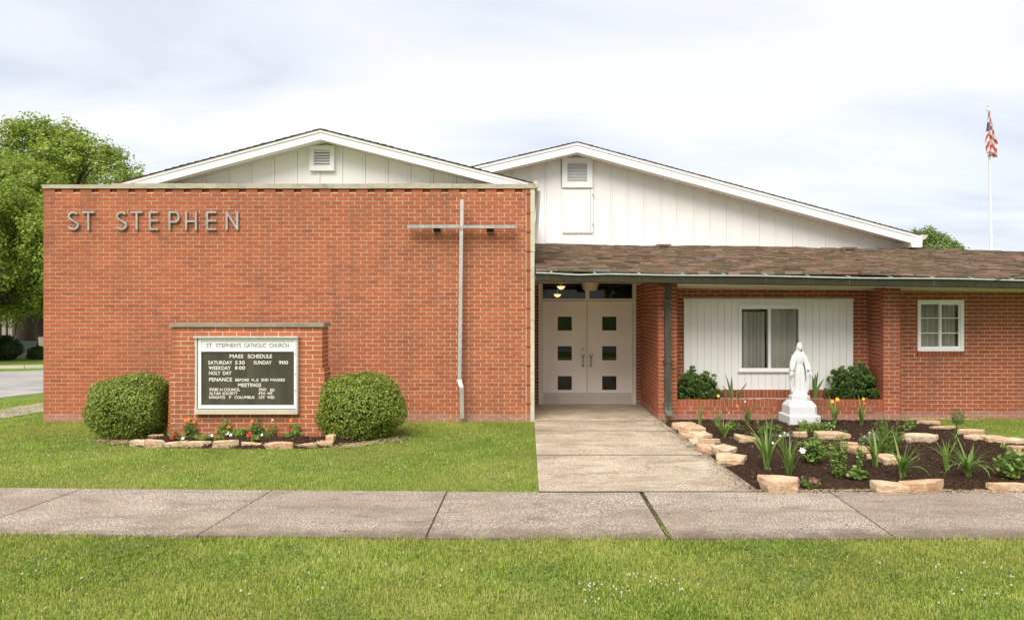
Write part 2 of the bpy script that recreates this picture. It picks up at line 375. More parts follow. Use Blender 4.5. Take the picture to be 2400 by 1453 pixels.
Y_far = lambda x: 7.72 + max(0, -x) * .030
Y_near = lambda x: 6.19 + max(0, -x - .3) * .030
sw = thing('sidewalk', (0, 6.9, 0), None, None); sw['kind'] = 'structure'
joints = [(-12.4, -12.7), (-10.5, -10.8), (-8.55, -8.8), (-6.62, -6.8), (-4.70, -4.85), (-2.675, -2.78), (-.834, -.845), (1.189, 1.19), (3.15, 3.07), (4.93, 4.88), (6.8, 6.75), (8.7, 8.65), (10.6, 10.55)]
for i in range(len(joints) - 1):
    a, b = joints[i], joints[i + 1]; g0 = .006; g1 = .006
    if abs(a[0] - 1.189) < .01: g0 = .022
    if abs(b[0] - 1.189) < .01: g1 = .022
    p = [(a[1] + g0, Y_near(a[1])), (b[1] - g1, Y_near(b[1])), (b[0] - g1, Y_far(b[0]) - .008), (a[0] + g0, Y_far(a[0]) - .008)]
    c = (sum(q[0] for q in p) / 4, sum(q[1] for q in p) / 4)
    top = [(q[0] + (c[0] - q[0]) * .004, q[1] + (c[1] - q[1]) * .006) for q in p]
    zt = .035 + rng.uniform(-.003, .003)
    mb = MB().prism_xy(p, -.02, zt - .005).prism_xy(p, zt - .005, zt, top=top)
    part('slab', mb, M['walk'], sw)
part('joint_fill', MB().add([(-12.5, Y_near(-12.5) + .02, .024), (-.3, Y_near(-.3) + .02, .024), (10.5, Y_near(10) + .02, .024), (10.5, 7.72, .024), (0, 7.72, .024), (-12.5, Y_far(-12.5), .024)], [(0, 1, 2, 3, 4, 5)]), M['joint'], sw)
# entrance path, slabs of 1.9 m
pw = thing('path', (1.2, 10, 0), None, None); pw['kind'] = 'structure'
ys = [7.72, 9.63, 11.5, 12.45, 13.36]
xr = lambda y: 2.42 - (y - 7.72) * .035
for i in range(4):
    a, b = ys[i], ys[i + 1]
    p = [(.125, a + .026), (xr(a), a + .026), (min(xr(b), 2.21 if b > 12.6 else 9), b - .022), (.125, b - .022)]
    part('slab', MB().prism_xy(p, -.02, .0365 + .0006 * (i % 2)), M['path'], pw)
part('joint_fill', MB().add([(.127, 7.70, .0335), (xr(7.72) - .01, 7.70, .0335), (2.21, 12.6, .0335), (2.21, 13.4, .0335), (.127, 13.4, .0335)], [(0, 1, 2, 3, 4)]), M['joint'], pw)
B('porch_floor', .125, 2.22, 13.36, 14.75, -.02, .042, M['path'], pw)
# left hand side street
road_pts = [G(-260, 952), G(0, 932), G(100, 921), G(160, 915)]
mb = MB(); near = [(-22, 13.3), (-11.3, 15.94), (-10.96, 16.8), (-9.6, 20), (-6, 30), (10, 46)]
far = [(-40, 17.5), (-15.8, 22.3), (-14.85, 22.75), (-13.0, 26), (-9.5, 36), (5, 52)]
for i in range(5): mb.add([(*near[i], .006), (*near[i + 1], .006), (*far[i + 1], .006), (*far[i], .006)], [(0, 1, 2, 3)])
part('road', mb, M['road'], kind='structure')
a = [G(-500, 1012), G(0, 982.5), G(100, 966), G(160, 956)]; b = [G(-500, 985), G(0, 960), G(100, 944.5), G(160, 935)]
mb = MB()
for i in range(3): mb.add([(a[i].x, a[i].y, .012), (a[i + 1].x, a[i + 1].y, .012), (b[i + 1].x, b[i + 1].y, .012), (b[i].x, b[i].y, .012)], [(0, 1, 2, 3)])
part('side_path', mb, M['walk'], kind='structure')
part('kerb', MB().prism_xy([(-15.9, 23.5), (-14.0, 24.0), (-14.03, 24.13), (-15.95, 23.63)], -.02, .09).prism_xy([(-26, 20.8), (-15.92, 23.5), (-15.97, 23.63), (-26.05, 20.95)], -.02, .09), M['strip'], kind='structure')

# ------------------------------------------------------------------ brickwork engine
CAMP = Vector((0, 0, H))
MESHC = {}
def lay(root, bricks, m, name='brick', limit=300):
    """bricks: (cx,cy,cz,sx,sy,sz) world boxes; nearest `limit` single, rest one stuff part"""
    bricks = sorted(bricks, key=lambda b: (Vector(b[:3]) - CAMP).length)
    for b in bricks[:limit]:
        key = (m.name, tuple(round(v, 3) for v in b[3:6]))
        if key not in MESHC:
            x, y, z = [v / 2 for v in b[3:6]]
            me = MB().box(-x, x, -y, y, -z, z).mesh(name); me.materials.append(m); MESHC[key] = me
        o = bpy.data.objects.new(name, MESHC[key]); COL.objects.link(o); o.parent = root; o.location = Vector(b[:3]) - root.location
    rest = bricks[limit:]
    if rest:
        mb = MB()
        for b in rest:
            x, y, z = [v / 2 for v in b[3:6]]; mb.box(b[0] - x, b[0] + x, b[1] - y, b[1] + y, b[2] - z, b[2] + z, random.random())
        part(name + 's_beyond', mb, m, root, kind='stuff')
CO, BL, JT = .067, .2032, .0117
def runs(a0, a1, off):
    """brick intervals of running bond between a0 and a1"""
    x = math.floor((a0 - off) / BL) * BL + off; r = []
    while x < a1:
        s, e_ = max(x, a0), min(x + BL - JT, a1)
        if e_ - s > .04: r.append((s, e_))
        elif r and e_ > s: r[-1] = (r[-1][0], a1)
        elif e_ > s - .02: r.append((a0, min(x + BL + BL - JT, a1))); x += BL
        x += BL
    return r
def face_y(y, x0, x1, z0, n, off=0, depth=.09, holes=(), jz=JT, co=CO):
    """wall face looking towards -Y"""
    L = []
    for k in range(n):
        zb = z0 + k * co; zt = zb + co - jz
        segs = [(x0, x1)]
        for (hx0, hx1, hz0, hz1) in holes:
            if zt > hz0 + .01 and zb < hz1 - .01:
                ns = []
                for s in segs:
                    if hx0 > s[0]: ns.append((s[0], min(s[1], hx0)))
                    if hx1 < s[1]: ns.append((max(s[0], hx1), s[1]))
                segs = [s for s in ns if s[1] - s[0] > .03]
        for s in segs:
            for (p, q) in runs(s[0], s[1], off + (BL / 2 if k % 2 else 0) + rng.uniform(-.004, .004)):
                dy = rng.uniform(-.0015, .0015)
                L.append(((p + q) / 2, y + depth / 2 + dy, (zb + zt) / 2 + rng.uniform(-.0008, .0008), q - p, depth, zt - zb))
    return L
def face_x(x, sgn, y0, y1, z0, n, off=0, depth=.09):
    """wall face looking towards sgn*X, from y0 to y1"""
    L = []
    for k in range(n):
        zb = z0 + k * CO; zt = zb + CO - JT
        for (p, q) in runs(y0, y1, off + (BL / 2 if k % 2 else 0)):
            L.append((x - sgn * depth / 2 + rng.uniform(-.0015, .0015), (p + q) / 2, (zb + zt) / 2, depth, q - p, zt - zb))
    return L

# ------------------------------------------------------------------ tall brick front wall
YW = 12.6
WX0, WX1 = PX(101.5, YW), PX(1232, YW)
fw = thing('brick_wall', (WX0 + 4, YW + .15, 0), 'tall windowless red brick wall with stone coping carrying metal letters and a thin cross', 'wall')
br = face_y(YW, WX0, WX1, .0, 58, off=.03)
zt = 58 * CO
x = WX0; k = 0
top = []
while x < WX1 - .02:                                   # top course: stretcher, recessed header, stretcher ...
    q = min(x + .195, WX1); top.append(((x + q) / 2, YW + .045, zt + .028, q - x, .09, CO - JT)); x = q + JT
    q = min(x + .094, WX1)
    if q > x: top.append(((x + q) / 2, YW + .045 + .030, zt + .024, q - x, .09, CO - JT - .006))
    x = q + JT
br += top
lay(fw, br, M['brick'])
B('mortar', WX0 + .007, WX1 + .004, YW + .0062, YW + .3, -.05, zt + .003, M['mortar'], fw)
B('mortar', WX0 + .007, WX1 + .004, YW + .07, YW + .3, zt + .003, zt + .062, M['dark'], fw)  # near-black backing, not mortar: shade of the header recesses put into its colour
# edge column: tall tiles with thin ledges
ex0, ex1 = PX(1233.5, YW), PX(1242.5, YW)
zc = 0.02; sold = []; ledge = []
while zc < 3.93:
    h = min(.29, 3.95 - zc); 
    sold.append(((ex0 + ex1) / 2 + .002, YW + .045, zc + h / 2, ex1 - ex0 - .006, .09, h - .008))
    if zc + h + .03 < 3.95: ledge.append(((ex0 + ex1) / 2 + .004, YW + .028, zc + h + .012, ex1 - ex0 + .012, .09, .024))
    zc += .323
lay(fw, sold, M['brick'], 'edge_brick'); lay(fw, ledge, M['brick'], 'ledge_brick')
B('mortar', WX1 + .0045, ex1 + .002, YW + .012, YW + .3, -.05, 3.95, M['mortar'], fw)
# stone edge strip in three lengths
sx0, sx1 = ex1 + .004, PX(1252.5, YW)
for z0, z1, dx in ((-.05, .82, .0), (.825, 1.72, .0), (1.725, 2.88, .002), (2.885, 3.952, .008)):
    B('edge_strip', sx0, sx1 + dx, YW - .01, YW + .302, z0, z1, M['strip'], fw)
# coping stones
cx = [PX(u, YW) for u in (101, 262, 560, 862, 1060, 1236, 1256)]
for i in range(6):
    B('coping_stone', cx[i] - (.005 if i == 0 else -.003), cx[i + 1], YW - .022 - (.006 if i % 2 else 0), YW + .33, 3.955, PZ(431.5 + (2 if i == 0 else 0), YW) + .006 * (i % 2), M['coping'], fw)

# metal lettering on the wall
def stroke(pts, w, y0, y1, mb, closed=False):
    pts = [Vector((p[0], p[1])) for p in pts]; n = len(pts); L = []; Rr = []
    for i in range(n):
        t = (pts[min(i + 1, n - 1)] - pts[max(i - 1, 0)]).normalized(); nn = Vector((-t.y, t.x)) * w / 2
        L.append(pts[i] + nn); Rr.append(pts[i] - nn)
    for i in range(n - 1):
        q = [L[i], L[i + 1], Rr[i + 1], Rr[i]]
        mb.prism_xz([(p.x, p.y) for p in q], y0, y1)
def letter_mesh(ch, x0, x1, z0, z1, w, y0, y1):
    mb = MB(); X = lambda a: x0 + w / 2 + (x1 - x0 - w) * a; Z = lambda a: z0 + w / 2 + (z1 - z0 - w) * a
    j = [0]
    def st(p): j[0] += 1; d = .0012 * j[0]; stroke([(X(a), Z(b)) for a, b in p], w, y0 - d, y1 - d, mb)
    hx = w / (x1 - x0) / 2; hz = w / (z1 - z0) / 2
    if ch == 'T': st([(-hx, 1), (1 + hx, 1)]); st([(.5, -hz), (.5, 1)])
    if ch == 'E': st([(0, -hz), (0, 1 + hz)]); st([(0, 1), (1, 1)]); st([(0, .5), (1, .5)]); st([(0, 0), (1, 0)])
    if ch == 'H': st([(0, -hz), (0, 1 + hz)]); st([(1, -hz), (1, 1 + hz)]); st([(0, .47), (1, .47)])
    if ch == 'N': st([(0, -hz), (0, 1 + hz)]); st([(0, 1), (1, 0)]); st([(1, -hz), (1, 1 + hz)])
    if ch == 'P':
        st([(0, -hz), (0, 1 + hz)])
        arc = [(.62 + .38 * math.sin(t), .72 + .28 * math.cos(t)) for t in [math.pi * i / 12 for i in range(13)]]
        st([(0, 1)] + arc + [(0, .44)])
    if ch == 'S':
        p = [(.5 + .46 * math.cos(R(t)), .75 + .25 * math.sin(R(t))) for t in range(35, 200, 15)]
        p += [(.17, .62), (.35, .54), (.62, .46), (.84, .37)]
        p += [(.5 + .5 * math.cos(R(t)), .26 + .26 * math.sin(R(t))) for t in range(10, -160, -15)]
        st(p)
    return mb
lt = thing('wall_lettering', (PX(360, YW), YW - .04, PZ(540, YW)), 'brushed metal capital letters reading ST STEPHEN standing proud of the tall brick wall', 'lettering')
for ch, u0, u1 in (('S', 159, 186), ('T', 194, 222), ('S', 272, 299), ('T', 307, 335), ('E', 350, 374), ('P', 396, 422), ('H', 435, 462), ('E', 484, 510), ('N', 530, 559)):
    mb = letter_mesh(ch, PX(u0, YW - .03), PX(u1, YW - .03), PZ(539.5, YW - .03), PZ(496, YW - .03), .031, YW - .045, YW - .012)
    xa, xb = PX(u0, YW), PX(u1, YW)
    for zz in (PZ(532, YW), PZ(504, YW)): mb.box((xa + xb) / 2 - .006, (xa + xb) / 2 + .006, YW - .02, YW + .008, zz - .006, zz + .006)
    part('letter', mb, M['alu'], lt, fixn=True)

# cross
cr_ = thing('wall_cross', (PX(1083, YW), YW - .1, PZ(980, YW)), 'tall thin grey metal cross fixed to the right side of the tall brick wall', 'cross')
yc = YW - .17
B('cross_arm', PX(956, yc), PX(1078, yc), yc - .05, yc + .06, PZ(535.5, yc), PZ(528, yc), M['alu'], cr_)
B('cross_arm', PX(1086.5, yc), PX(1211, yc), yc - .05, yc + .06, PZ(536, yc), PZ(529, yc), M['alu'], cr_)
for u in (1022, 1148): B('bracket', PX(u - 8, yc), PX(u + 8, yc), yc + .06, YW + .01, PZ(541, yc), PZ(533, yc), M['dark'], cr_)
def bar(pts, w, d, mb):
    rings = [[(p[0] - w / 2, p[1] - d / 2, p[2]), (p[0] + w / 2, p[1] - d / 2, p[2]), (p[0] + w / 2, p[1] + d / 2, p[2]), (p[0] - w / 2, p[1] + d / 2, p[2])] for p in pts]
    return mb.loft(rings)
q = lambda u, v, dy=0: P(u, v, yc + dy)
part('cross_post', bar([q(1083, 469, -.02), q(1082.6, 532, -.02), q(1082, 540, -.01)], .056, .08, MB()), M['alu_post'], cr_, fixn=True)
part('cross_post', bar([q(1081.8, 541, -.0), q(1081.4, 553, .0), q(1077.5, 888, .06)], .058, .08, MB()), M['alu_post'], cr_, fixn=True)
part('cross_foot', bar([q(1077.5, 889, .05), q(1079, 898, .02), q(1082, 906, .0), q(1083.5, 979, .03)], .066, .09, MB()), M['alu_post'], cr_, fixn=True)

# ------------------------------------------------------------------ gabled halls
def gable_hall(name, label, apex, left, right, Yf, Yg, Yb, fd, pitch_px, u_batten, zbase, wall_x, vent, nsl, group=None):
    """apex,left,right = (x,z) of the top line of the rake at Yf; gable boards at Yg"""
    t = thing(name, (apex[0], (Yf + Yb) / 2, 0), label, 'building', group)
    sl = (apex[1] - left[1]) / (apex[0] - left[0]); sr = (apex[1] - right[1]) / (right[0] - apex[0])
    zr = lambda x: apex[1] - (apex[0] - x) * sl if x < apex[0] else apex[1] - (x - apex[0]) * sr
    # rake boards, upper narrow strip and lower board
    for (d0, d1, yo) in ((0.012, fd * .30, -.018), (fd * .30 + .003, fd, 0)):
        for a, b in ((left, apex), (apex, right)):
            part('rake_board', MB().prism_xz([(a[0], zr(a[0]) - d0), (b[0], zr(b[0]) - d0), (b[0], zr(b[0]) - d1), (a[0], zr(a[0]) - d1)], Yf + yo, Yf + .03), M['white'], t, fixn=True)
    # soffit in strips
    for a, b in ((left, apex), (apex, right)):
        part('soffit', MB().prism_xz([(a[0], zr(a[0]) - fd + .012), (b[0], zr(b[0]) - fd + .012), (b[0], zr(b[0]) - fd + .03), (a[0], zr(a[0]) - fd + .03)], Yf + .031, Yg + .02), M['white'], t, fixn=True)
        n = 60; mb = MB()
        for i in range(n):
            x = a[0] + (b[0] - a[0]) * (i + .5) / n; w = .035
            mb.prism_xz([(x - w, zr(x - w) - fd + .008), (x + w, zr(x + w) - fd + .008), (x + w, zr(x + w) - fd + .0115), (x - w, zr(x - w) - fd + .0115)], Yg - .16, Yg - .10)
        part('soffit_perforation', mb, M['groove'], t, fixn=True, kind='stuff')
    # roof slopes with stepped shingle courses
    for a, b in ((left, apex), (apex, right)):
        part('roof', MB().prism_xz([(a[0], zr(a[0])), (b[0], zr(b[0])), (b[0], zr(b[0]) - .012), (a[0], zr(a[0]) - .012)], Yf - .03, Yb), M['shingle_flat'], t, fixn=True)
        L = math.hypot(b[0] - a[0], zr(b[0]) - zr(a[0])); n = int(L / .13); mb = MB()
        for i in range(n):
            f0, f1 = i / n, (i + 1) / n
            if a is left: s_, e_ = f0, f1
            else: s_, e_ = 1 - f0, 1 - f1
            xs = a[0] + (b[0] - a[0]) * s_; xe = a[0] + (b[0] - a[0]) * e_
            th = .011 + rng.uniform(0, .007); yo = rng.uniform(-.012, .004)
            mb.prism_xz([(xs, zr(xs) + .001), (xe, zr(xe) + .001), (xe, zr(xe) + .003), (xs, zr(xs) + th)], Yf - .035 + yo, Yb, random.random())
        part('roof_shingles', mb, M['shingle_flat'], t, fixn=True, kind='stuff')
    # boards and battens
    us = [u_batten + pitch_px * k for k in range(-60, 60)]
    xs = [PX(u, Yg) for u in us if wall_x[0] < PX(u, Yg) < wall_x[1]]
    ed = [wall_x[0]] + xs + [wall_x[1]]
    topz = lambda x: zr(x) - fd + .01
    for i in range(len(ed) - 1):
        a, b = ed[i] + .028, ed[i + 1] - .028
        if topz(a) <= zbase + .01 and topz(b) <= zbase + .01: continue
        pts = [(a, zbase), (b, zbase), (b, max(zbase + .001, topz(b)))]
        if a < apex[0] < b: pts.append((apex[0], topz(apex[0])))
        pts.append((a, max(zbase + .001, topz(a))))
        part('panel', MB().prism_xz(pts, Yg + rng.uniform(-.001, .001), Yg + .04), M['gable'], t, fixn=True)
    vx0, vx1, vz0, vz1 = vent
    for x in xs:
        zb = zbase + .002
        if vx0 < x < vx1: pass
        w = .023
        if topz(x) - zb < .03: continue
        for (a, b) in (((zb, topz(x)),) if not (vx0 < x < vx1) else ((zb, vz0), (vz1, topz(x)))):
            if b - a < .03: continue
            part('batten', MB().prism_xz([(x - w, a), (x + w, a), (x + w, b - .004), (x - w, b - .004)], Yg - .012, Yg + .03), M['gable'], t, fixn=True)
    # louvred vent
    fwid = .075 * (vx1 - vx0) / .43
    v = part('vent', MB().box(vx0 + .004, vx1 - .004, Yg - .02, Yg - .002, vz0 + .004, vz1 - .004), M['dark'], t)
    for (a, b, c, d) in ((vx0, vx0 + fwid, vz0, vz1), (vx1 - fwid, vx1, vz0, vz1), (vx0 + fwid, vx1 - fwid, vz1 - fwid, vz1), (vx0 + fwid, vx1 - fwid, vz0, vz0 + fwid)):
        B('vent_frame', a, b, Yg - .075, Yg - .003, c, d, M['white'], v)
    for i in range(nsl):
        zc = vz0 + fwid + (vz1 - vz0 - 2 * fwid) * (i + .5) / nsl; h = (vz1 - vz0 - 2 * fwid) / nsl
        mb = MB().add([(vx0 + fwid, Yg - .062, zc - h * .42), (vx1 - fwid, Yg - .062, zc - h * .42), (vx1 - fwid, Yg - .022, zc + h * .38), (vx0 + fwid, Yg - .022, zc + h * .38),
                       (vx0 + fwid, Yg - .062, zc - h * .22), (vx1 - fwid, Yg - .062, zc - h * .22), (vx1 - fwid, Yg - .022, zc + h * .55), (vx0 + fwid, Yg - .022, zc + h * .55)],
                      [(0, 1, 2, 3), (4, 7, 6, 5), (0, 4, 5, 1), (1, 5, 6, 2), (2, 6, 7, 3), (3, 7, 4, 0)])
        part('slat', mb, M['white'], v, fixn=True)
    return t, zr, topz
Yf, Yg = 12.88, 13.28
ap = (PX(751, Yf), PZ(303, Yf)); lf = (PX(250, Yf), 0); lf = (lf[0], ap[1] - (ap[0] - PX(265, Yf)) and ap[1] - .268 * (ap[0] - lf[0])); rt = (PX(1250, Yf), PZ(430, Yf))
lh, zr1, tz1 = gable_hall('gabled_hall', 'white gable with small louvred vent rising behind the tall brick wall', ap, lf, rt, Yf, Yg, 28.0, .178, 53.2, 800, 3.3,
    (-7.0, -.02), (PX(728, Yg), PX(785.5, Yg), PZ(402, Yg), PZ(343.5, Yg)), 6)
B('side_wall', -7.05, .02, Yg + .045, 27.8, -.05, 3.98, M['gable'], lh)
part('backing', MB().prism_xz([(-6.98, 3.3), (-.04, 3.3), (-.04, tz1(-.04) - .01), (ap[0], tz1(ap[0]) - .01), (-6.98, tz1(-6.98) - .01)], Yg + .0302, Yg + .0445), M['groove'], lh, fixn=True)
part('gutter_end', MB().prism_xz([(PX(1245, 12.9), PZ(432, 12.9)), (PX(1250, 12.9), PZ(427, 12.9)), (PX(1258, 12.9), PZ(424, 12.9)), (PX(1261, 12.9), PZ(431, 12.9)), (PX(1258, 12.9), PZ(441, 12.9)), (PX(1249, 12.9), PZ(441, 12.9))], 12.86, 27.9), M['strip'], lh, fixn=True)
part('downspout', MB().tube([P(1263, 446, 13.3), P(1259, 520, 13.5), P(1254.5, 566, 13.6)], [.035, .032, .03], 8).box(PX(1249, 13.3), PX(1266, 13.3), 13.25, 13.35, PZ(449, 13.3), PZ(444, 13.3)), M['white'], lh)

Yf2, Yg2 = 17.7, 18.2
ap2 = (PX(1353, Yf2), PZ(333, Yf2)); sl2 = .235; lf2 = (-6.6, ap2[1] - .235 * (ap2[0] + 6.6)); rt2 = (PX(2152, Yf2), PZ(550, Yf2))
rh, zr2, tz2 = gable_hall('gabled_hall', 'wide white gabled hall with tall louvred vent and hatch above the low shingled wing', ap2, lf2, rt2, Yf2, Yg2, 30.0, .245, 38.75, 1201, 2.9,
    (-6.4, PX(2140, Yg2)), (PX(1317, Yg2), PX(1388, Yg2), PZ(441, Yg2), PZ(371, Yg2)), 13)
part('backing', MB().prism_xz([(-6.3, 2.9), (PX(2138, Yg2), 2.9), (PX(2138, Yg2), tz2(PX(2138, Yg2)) - .01), (ap2[0], tz2(ap2[0]) - .01), (-6.3, tz2(-6.3) - .01)], Yg2 + .0302, Yg2 + .0445), M['groove'], rh, fixn=True)
B('side_wall', -6.38, PX(2139, Yg2), Yg2 + .045, 29.8, -.05, 3.6, M['gable'], rh)
# hatch under the vent
hx0, hx1, hz0, hz1 = PX(1318, Yg2), PX(1389, Yg2), PZ(543, Yg2), PZ(444.5, Yg2)
ht = B('hatch', hx0 + .004, hx1 - .06, Yg2 - .034, Yg2 - .0155, hz0, hz1, M['gable'], rh)
for x in (hx0 + .012, (hx0 + hx1) / 2 - .02, hx1 - .09): B('batten', x - .016, x + .016, Yg2 - .046, Yg2 - .0345, hz0 + .01, hz1 - .01, M['gable'], ht)
B('hatch_sill', hx0, hx1, Yg2 - .04, Yg2 - .0155, hz0 - .035, hz0 - .004, M['gable'], rh)
B('hatch_trim', hx1 - .05, hx1 + .01, Yg2 - .04, Yg2 - .0155, hz0, hz1, M['gable'], rh)
for v in (457, 527): B('latch', PX(1387, Yg2), PX(1391, Yg2), Yg2 - .052, Yg2 - .0405, PZ(v + 3, Yg2), PZ(v - 2, Yg2), M['kick'], rh)
# eave return at the right end
ex = PX(2160, Yf2)
part('eave_return', MB().prism_xz([(PX(2133, Yf2), PZ(567, Yf2)), (PX(2136, Yf2), PZ(580, Yf2)), (PX(2158, Yf2), PZ(580, Yf2)), (PX(2158, Yf2), PZ(556, Yf2)), (PX(2150, Yf2), PZ(553, Yf2))], Yf2 - .03, Yg2 + .2), M['white'], rh, fixn=True)
B('eave_fascia', PX(2157, Yf2), PX(2160, Yf2), Yf2 - .035, 29.9, PZ(579, Yf2), PZ(553, Yf2), M['white'], rh)
part('gutter_end', MB().prism_xz([(ex + .003, PZ(550, Yf2)), (ex + .16, PZ(551, Yf2)), (ex + .12, PZ(558, Yf2)), (ex + .06, PZ(562, Yf2)), (ex + .003, PZ(563, Yf2))], Yf2, 29.9), M['strip'], rh, fixn=True)
B('corner_post', PX(2139.5, Yg2), PX(2142, Yg2), Yg2 - .02, Yg2 + .2, 2.9, PZ(575, Yg2), M['vent_brown'], rh)

# ------------------------------------------------------------------ low shingled wing
TILT = .0150
tl = lambda x: -TILT * (x - .14)
lw = thing('low_wing', (5, 15, 0), 'low brick wing with brown shingled roof, dark gutter and recessed double door entrance', 'building')
RX0, RX1 = PX(1255.5, 12.0), 14.2
EY, EZ, TY, TZ = 11.98, PZ(634, 11.98) + .005, 18.16, 3.482
# roof deck
mb = MB(); n = 2
mb.add([(RX0, EY, EZ - .01), (RX1, EY, EZ - .01 + tl(RX1)), (RX1, TY, TZ - .01 + tl(RX1)), (RX0, TY, TZ - .01),
        (RX0, EY, EZ - .05), (RX1, EY, EZ - .05 + tl(RX1)), (RX1, TY, TZ - .25 + tl(RX1)), (RX0, TY, TZ - .25)],
       [(0, 1, 2, 3), (7, 6, 5, 4), (0, 4, 5, 1), (1, 5, 6, 2), (2, 6, 7, 3), (3, 7, 4, 0)])
part('roof', mb, M['dark'], lw)
Z_roof = lambda x, y: EZ + (y - EY) / (TY - EY) * (TZ - EZ) + tl(x) + .012 * math.sin(x * 1.3 + 1) + .008 * math.sin(y * 2 + x * .5)
tabs = []; ncs = 56; cw = (TY - EY) / ncs
for i in range(ncs):
    y0 = EY - .02 + i * cw; x = RX0 - random.uniform(0, .2)
    while x < RX1:
        w = random.uniform(.14, .36); xa, xb = max(x, RX0 + .002), min(x + w - .006, RX1)
        if xb - xa > .03:
            ya = y0 + random.uniform(-.022, .016); yb = y0 + cw * 1.45; th = random.uniform(.012, .036)
            zs = [Z_roof(xa, ya), Z_roof(xb, ya), Z_roof(xb, yb), Z_roof(xa, yb)]; sk = random.uniform(-.006, .006)
            tabs.append(([(xa, ya, zs[0] + th + sk), (xb, ya, zs[1] + th - sk), (xb, yb, zs[2] + .004), (xa, yb, zs[3] + .004), (xa, ya, zs[0] - .012), (xb, ya, zs[1] - .012), (xb, yb, zs[2] - .014), (xa, yb, zs[3] - .014)]))
        x += w
fq = [(0, 1, 2, 3), (7, 6, 5, 4), (0, 4, 5, 1), (1, 5, 6, 2), (2, 6, 7, 3), (3, 7, 4, 0)]
tabs.sort(key=lambda t: (Vector(t[0]) - CAMP).length)
tabs = [t for t in tabs if t[0][0] < 9.2][:300] + [t for t in tabs if t[0][0] < 9.2][300:] + [t for t in tabs if t[0][0] >= 9.2]
for t in tabs[:300]: part('shingle', MB().add(t, fq), M['shingle'], lw)
mb = MB()
for t in tabs[300:]: mb.add(t, fq, random.random())
part('shingles_beyond', mb, M['shingle'], lw, kind='stuff')
for u, v in ((1556, 576.5), (1993, 583.5)):          # roof vents
    Yv = 17.3; c = P(u, v, Yv); mb = MB(); w = .175
    mb.prism_xz([(c.x - w, c.z - .045), (c.x + w, c.z - .045), (c.x + w, c.z + .012), (c.x + w * .86, c.z + .042), (c.x - w * .86, c.z + .042), (c.x - w, c.z + .012)], Yv, Yv + .34)
    mv = part('roof_vent', mb, M['vent_brown'], lw, fixn=True)
    B('vent_opening', c.x - w * .6, c.x + w * .6, Yv - .006, Yv - .001, c.z - .035, c.z - .004, M['dark'], mv)
    B('base_flange', c.x - w * 1.25, c.x + w * 1.25, Yv - .1, Yv + .5, c.z - .09, c.z - .047, M['vent_brown'], mv)
# gutter
sag = lambda x: -.028 * math.exp(-((x - .80) / .35) ** 2) + .006 * math.sin(x * 2.1)
prof = [(EY - .02, 0.0), (EY - .09, -.012), (EY - .115, -.03), (EY - .095, -.06), (EY - .075, -.14), (EY - .02, -.15), (EY + .03, -.15), (EY + .03, -.01)]
xs = np.linspace(RX0, RX1, 60); GZ = PZ(637, 11.88)
part('gutter', MB().loft([[(x, y, GZ + z + tl(x) + (sag(x) if z > -.05 else sag(x) * .2)) for y, z in prof] for x in xs]), M['copper'], lw, fixn=True)
part('gutter_lip', MB().loft([[(x, y, GZ + z + tl(x) + sag(x)) for y, z in ((EY - .125, -.026), (EY - .125, -.008), (EY - .085, -.004), (EY - .085, -.0105), (EY - .112, -.026))] for x in xs]), M['verdigris'], lw, fixn=True)
for u in (1293, 1395, 1499, 1601, 1698, 1796, 1895, 1992, 2090, 2187, 2280, 2374, 2472):
    x = PX(u, 11.88); z = GZ + tl(x) + sag(x)
    mb = MB().add([(x - .012, EY - .118, z - .004), (x + .012, EY - .118, z - .004), (x - .015, EY + .06, z + .032), (x - .045, EY + .06, z + .032),
                   (x - .012, EY - .118, z + .002), (x + .012, EY - .118, z + .002), (x - .015, EY + .06, z + .038), (x - .045, EY + .06, z + .038)], fq)
    part('gutter_hanger', mb, M['verdigris'], lw, fixn=True)
for u in (1499, 1601, 1796, 1895, 1992, 2190): # pale drip streaks are strips of solder on the joints
    x = PX(u, 11.88); z = GZ + tl(x)
    part('gutter_seam', MB().add([(x - .012, EY - .0985, z - .055), (x + .012, EY - .0985, z - .055), (x + .005, EY - .079, z - .138), (x - .003, EY - .079, z - .138), (x - .012, EY - .094, z - .055), (x + .012, EY - .094, z - .055), (x + .005, EY - .074, z - .138), (x - .003, EY - .074, z - .138)], fq), M['spout_end'], lw, fixn=True)
# fascia, soffit, beam
def slope_box(name, x0, x1, y0, y1, z0, z1, m, k=TILT):
    t = lambda x: -k * (x - .14)
    part(name, MB().add([(x0, y0, z0 + t(x0)), (x1, y0, z0 + t(x1)), (x1, y1, z0 + t(x1)), (x0, y1, z0 + t(x0)), (x0, y0, z1 + t(x0)), (x1, y0, z1 + t(x1)), (x1, y1, z1 + t(x1)), (x0, y1, z1 + t(x0))],
                        [(3, 2, 1, 0), (4, 5, 6, 7), (0, 1, 5, 4), (1, 2, 6, 5), (2, 3, 7, 6), (3, 0, 4, 7)]), m, lw)
slope_box('fascia', RX0, RX1, EY + .032, EY + .06, 2.37, 2.50, M['cream'])
slope_box('soffit', RX0, RX1, EY + .062, 14.58, 2.425, 2.45, M['cream'], .012)
slope_box('beam', PX(1587, 12.5), RX1, 12.44, 12.53, 2.335, 2.422, M['cream'], .0105)
slope_box('beam_bead', PX(1587, 12.5), RX1, 12.425, 12.438, 2.336, 2.352, M['white'], .0105)
slope_box('frieze_board', 2.6, RX1, 12.925, 12.945, 2.30, 2.423, M['cream'], .0105)
